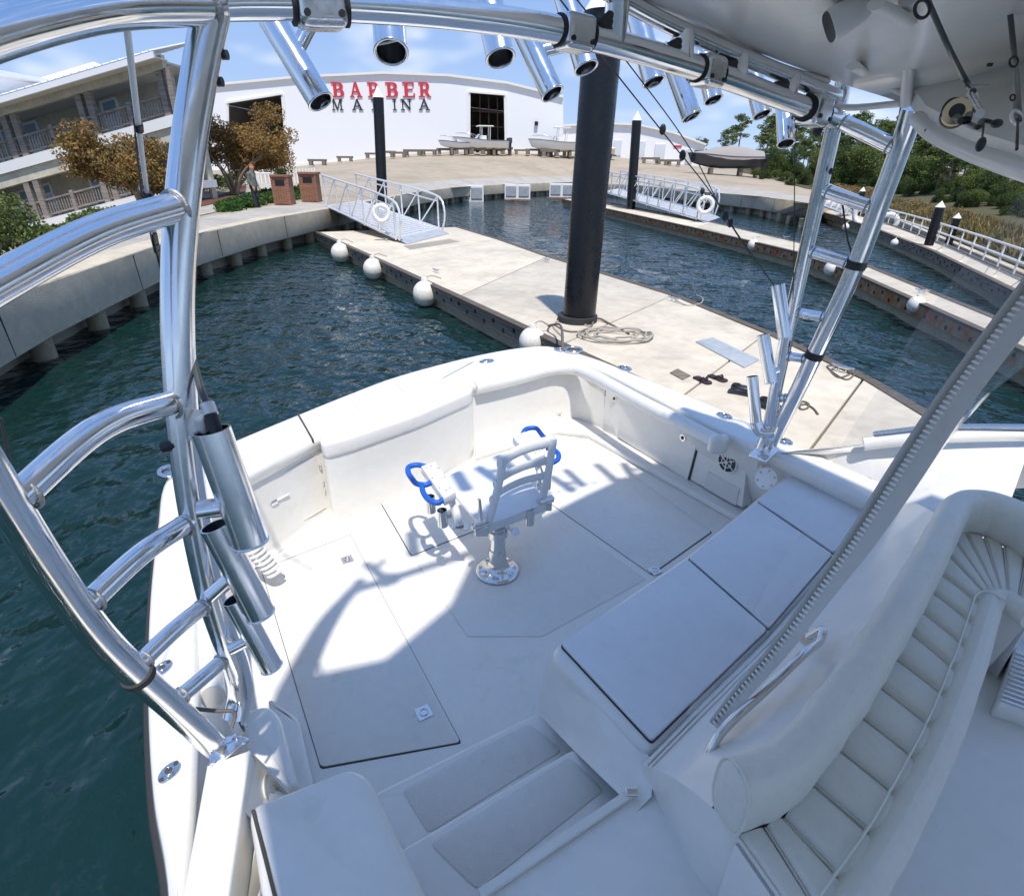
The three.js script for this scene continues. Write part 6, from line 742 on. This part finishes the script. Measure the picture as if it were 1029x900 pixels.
// ---------------------------------------------------------------- L-shaped lounge
{
  const SEAT = 1.42, t = thing('lounge_seat', 'curved cream vinyl lounge seat with pleated cushion behind the grab rail', 'seat', G(850, 780, DECK)), P = (n, g, m, o = t) => part(n, g, m, o), S = (u, v) => G(u, v, SEAT);
  const backL = [[742, 838], [770, 829], [788, 820], [820, 786], [845, 750], [868, 718], [885, 687], [901, 659], [914, 632], [925, 611], [935, 592], [943, 573], [950, 553], [957, 538], [972, 534], [990, 537], [1010, 546], [1032, 560], [1060, 585]], frontL = [[810, 935], [836, 935], [862, 897], [893, 849], [915, 807], [934, 770], [949, 738], [962, 706], [971, 680], [980, 656], [987, 632], [993, 612], [996, 602], [999, 598], [1003, 596], [1008, 596], [1014, 598], [1024, 604], [1040, 615]];
  P('seat_base', prism([...backL.map(a => S(...a)), ...frontL.slice().reverse().map(a => S(...a))], DECK, SEAT - 0.05), M.gel);
  for (let i = 0; i < backL.length - 1; i++) { // one pleat of the cushion
    const a0 = S(...backL[i]), a1 = S(...backL[i + 1]), b0 = S(...frontL[i]), b1 = S(...frontL[i + 1]), rows = []; const wd = a0.distanceTo(a1) * 0.5 + b0.distanceTo(b1) * 0.5, puff = Math.min(0.022, wd * 0.16); for (let k = 0; k <= 8; k++) { const r = [], e = k / 8; for (let j = 0; j <= 8; j++) { const s = j / 8, p = a0.clone().lerp(a1, s).lerp(b0.clone().lerp(b1, s), e); p.y += -0.012 + puff * Math.pow(Math.sin(Math.PI * s), 0.4) * (0.75 + 0.25 * Math.sin(Math.PI * e)); if (j === 0 || j === 8) p.y -= 0.015; r.push(p); } rows.push(r); } P('seat_pleat', patch(rows), M.vinyl);
    P('pleat_piping', sweep([b0.clone().add(V3(0, -0.012, 0)), b0.clone().lerp(a0, 0.5).add(V3(0, -0.009, 0)), a0.clone().add(V3(0, -0.012, 0))], 0.0035, { seg: 5, steps: 6 }), M.vinyl);
  }
  // front roll
  const fr = frontL.slice(0, 19).map(a => S(...a)); P('front_roll', sweep(fr.slice(1).map((p, i) => { const q = p.clone(); q.y -= 0.035; return q; }), 0.055, { seg: 18, steps: 70 }), M.vinyl); P('roll_piping', sweep(fr.slice(1).map(p => p.clone().add(V3(0, 0.021, 0)).lerp(V3(0.8, SEAT, -1.9), 0.06)), 0.005, { seg: 6, steps: 60 }), M.vinyl);
  const lower = frontL.slice(2).map(([u, v]) => S(u, v)); P('seat_front', patch([lower.map(p => p.clone().setY(SEAT - 0.07)), lower.map(p => p.clone().lerp(V3(1.4, 0, -2.2), 0.06).setY(DECK))]), M.gel);
  // back cushion: tall soft roll with an end cap
  const bc = backL.map((a, i) => { const p = S(...a), q = S(...frontL[i]), d = p.clone().sub(q).normalize(); return p.addScaledVector(d, 0.06).setY(SEAT + 0.085); }), bcv = resample(bc, 60);
  const prof = k => { const o = []; for (let i = 0; i <= 22; i++) { const a = i / 22 * Math.PI * 2, c = Math.cos(a), s = Math.sin(a); o.push([Math.sign(s) * Math.pow(Math.abs(s), 0.75) * 0.07, Math.sign(c) * Math.pow(Math.abs(c), 0.7) * 0.13]); } return o; };
  const rows = bcv.map((p, i) => { const d = bcv[Math.min(60, i + 1)].clone().sub(bcv[Math.max(0, i - 1)]).setY(0).normalize(), n = V3(-d.z, 0, d.x); return prof().map(([x, y]) => p.clone().addScaledVector(n, x * (1 + 0.04 * Math.sin(i * 1.7))).add(V3(0, y + 0.01, 0))); });
  P('back_cushion', patch(rows), M.vinyl); { const r0 = rows[0], c0 = bcv[0], d = bcv[1].clone().sub(bcv[0]).normalize(); const e = P('end_panel', patch([0, 0.3, 0.6, 0.85, 1].map(k => r0.map(p => c0.clone().lerp(p, k).addScaledVector(d, -0.03 * (1 - k * k))))), M.vinyl); P('end_piping', sweep([...r0, r0[1]].map(p => c0.clone().lerp(p, 1.015)), 0.006, { seg: 6, steps: 60 }), M.vinyl, e); }
  for (const [f, y] of [[0.55, 0.02], [-0.8, 0.1]]) P('cushion_seam', sweep(bcv.slice(0, 60).map((p, i) => { const d = bcv[Math.min(60, i + 1)].clone().sub(bcv[Math.max(0, i - 1)]).setY(0).normalize(), n = V3(-d.z, 0, d.x); return p.clone().addScaledVector(n, f > 0 ? 0.042 : -0.067).add(V3(0, f > 0 ? 0.116 : 0.02, 0)); }), 0.004, { seg: 5, steps: 80 }), M.vinyl);
  // inner backrest panels at the curve
  const ip = [[955, 528], [975, 522], [1002, 527], [1032, 545], [1065, 572]], it = [[957, 508], [978, 500], [1006, 506], [1036, 522], [1070, 546]]; for (let i = 0; i < 4; i++) { const a = G(...ip[i], SEAT + 0.02), b = G(...ip[i + 1], SEAT + 0.02), c = R(it[i + 1][0], it[i + 1][1], hd(b) + 0.02), d = R(it[i][0], it[i][1], hd(a) + 0.02), rr = []; for (let k = 0; k <= 6; k++) { const q = []; for (let j = 0; j <= 6; j++) { const p = a.clone().lerp(b, j / 6).lerp(d.clone().lerp(c, j / 6), k / 6); const z = V3(-p.x, 0, -p.z).normalize(); p.addScaledVector(z, 0.02 * Math.pow(Math.sin(Math.PI * j / 6) * Math.sin(Math.PI * k / 6), 0.4)); q.push(p); } rr.push(q); } P('backrest_panel', patch(rr), M.vinyl); }
  // vent grille by the footwell
  const g = bp_('vent_frame', prism(GL([[1003, 704], [1020, 650], [1060, 660], [1050, 720]], DECK + 0.1), DECK, DECK + 0.1, 0.01, 0.02), M.gel); for (let i = 0; i < 12; i++) { const a = G(lerp(1006, 1021, i / 11), lerp(703, 656, i / 11), DECK + 0.105), b = G(lerp(1042, 1052, i / 11), lerp(716, 666, i / 11), DECK + 0.105); bp_('vent_slat', beam(a, b, 0.008, 0.012), M.brushed, g); }
}
// ---------------------------------------------------------------- enclosure curtain: zipped canvas strip and clear vinyl
{
  const A = RL([[714, 724, 1.62], [735, 696, 1.74], [772, 652, 1.9], [812, 596, 2.05], [850, 540, 2.2], [890, 476, 2.35], [932, 412, 2.45], [975, 352, 2.55], [1029, 280, 2.62], [1085, 205, 2.7]]), B = RL([[724, 734, 1.6], [750, 704, 1.72], [790, 660, 1.88], [832, 604, 2.03], [872, 548, 2.18], [914, 484, 2.33], [956, 420, 2.43], [1000, 360, 2.53], [1056, 288, 2.6], [1112, 213, 2.68]]);
  const t = thing('enclosure_curtain', 'clear vinyl curtain with zipped canvas edge hanging from the hardtop', 'curtain', A[0].clone()), P = (n, g, m, o = t) => part(n, g, m, o);
  B.forEach((p, i) => p.lerp(A[i], i < 3 ? 0 : -0.35 * smooth((i - 2) / 3)));
  const rA = resample(A, 70), rB = resample(B, 70), n = V3(-0.2, 0.35, 0.9).normalize(); P('canvas_edge', [patch([rA, rA.map((p, i) => p.clone().lerp(rB[i], 0.5).addScaledVector(n, 0.012)), rB]), patch([rA.map(p => p.clone().addScaledVector(n, -0.008)), rB.map(p => p.clone().addScaledVector(n, -0.008))])], M.canvas);
  P('zipper_tape', sweep(rA.map((p, i) => p.clone().lerp(rB[i], 0.12).addScaledVector(n, 0.008)), 0.011, { seg: 6 }), M.vinylDark); const teeth = []; const zc = new THREE.CatmullRomCurve3(rA.map((p, i) => p.clone().lerp(rB[i], 0.3).addScaledVector(n, 0.014))); for (let i = 0; i < 110; i++) { const p = zc.getPointAt((i + 0.5) / 110), q = zc.getTangentAt((i + 0.5) / 110), s = V3().crossVectors(q, n).normalize(); teeth.push(beam(p.clone().addScaledVector(s, -0.012), p.clone().addScaledVector(s, 0.012), 0.008, 0.01, n)); } P('zipper_teeth', teeth, M.cap, t).userData.kind = 'stuff';
  const C = RL([[690, 716, 1.68], [708, 690, 1.8], [742, 640, 1.96], [776, 584, 2.12], [806, 530, 2.28], [838, 466, 2.43], [874, 402, 2.53], [915, 340, 2.63], [968, 268, 2.7], [1022, 196, 2.78]]), rC = resample(C, 70), r = rng(19); P('clear_panel', patch([0, 0.2, 0.4, 0.6, 0.8, 1].map((k, j) => rA.map((p, i) => p.clone().lerp(rC[i], k).addScaledVector(n, 0.02 * Math.sin(i * 0.35 + j * 1.9) * k)))), M.clear);
  const Dq = RL([[1000, 560, 2.3], [1040, 500, 2.4], [1090, 420, 2.5], [1150, 330, 2.6]]), rD = resample(Dq, 70); P('clear_panel', patch([rB.slice(30, 71), rB.slice(30, 71).map((p, i) => R(lerp(900, 1180, i / 40), lerp(470, 250, i / 40), 2.9))]), M.clear);
}
{ // helm side windscreen frame seen through the curtain
  bp_('windscreen_sill', sweep([G(868, 446, 1.4), G(920, 440, 1.5), G(980, 437, 1.56), G(1060, 436, 1.62)], 0.05, { seg: 12, steps: 20 }), M.gel); bp_('sill_rail', sweep([R(880, 436, 3.6), R(940, 430, 3.4), R(1040, 430, 3.2)], 0.018, { seg: 10, steps: 20 }), M.brushed);
}
renderer.render(scene, camera);
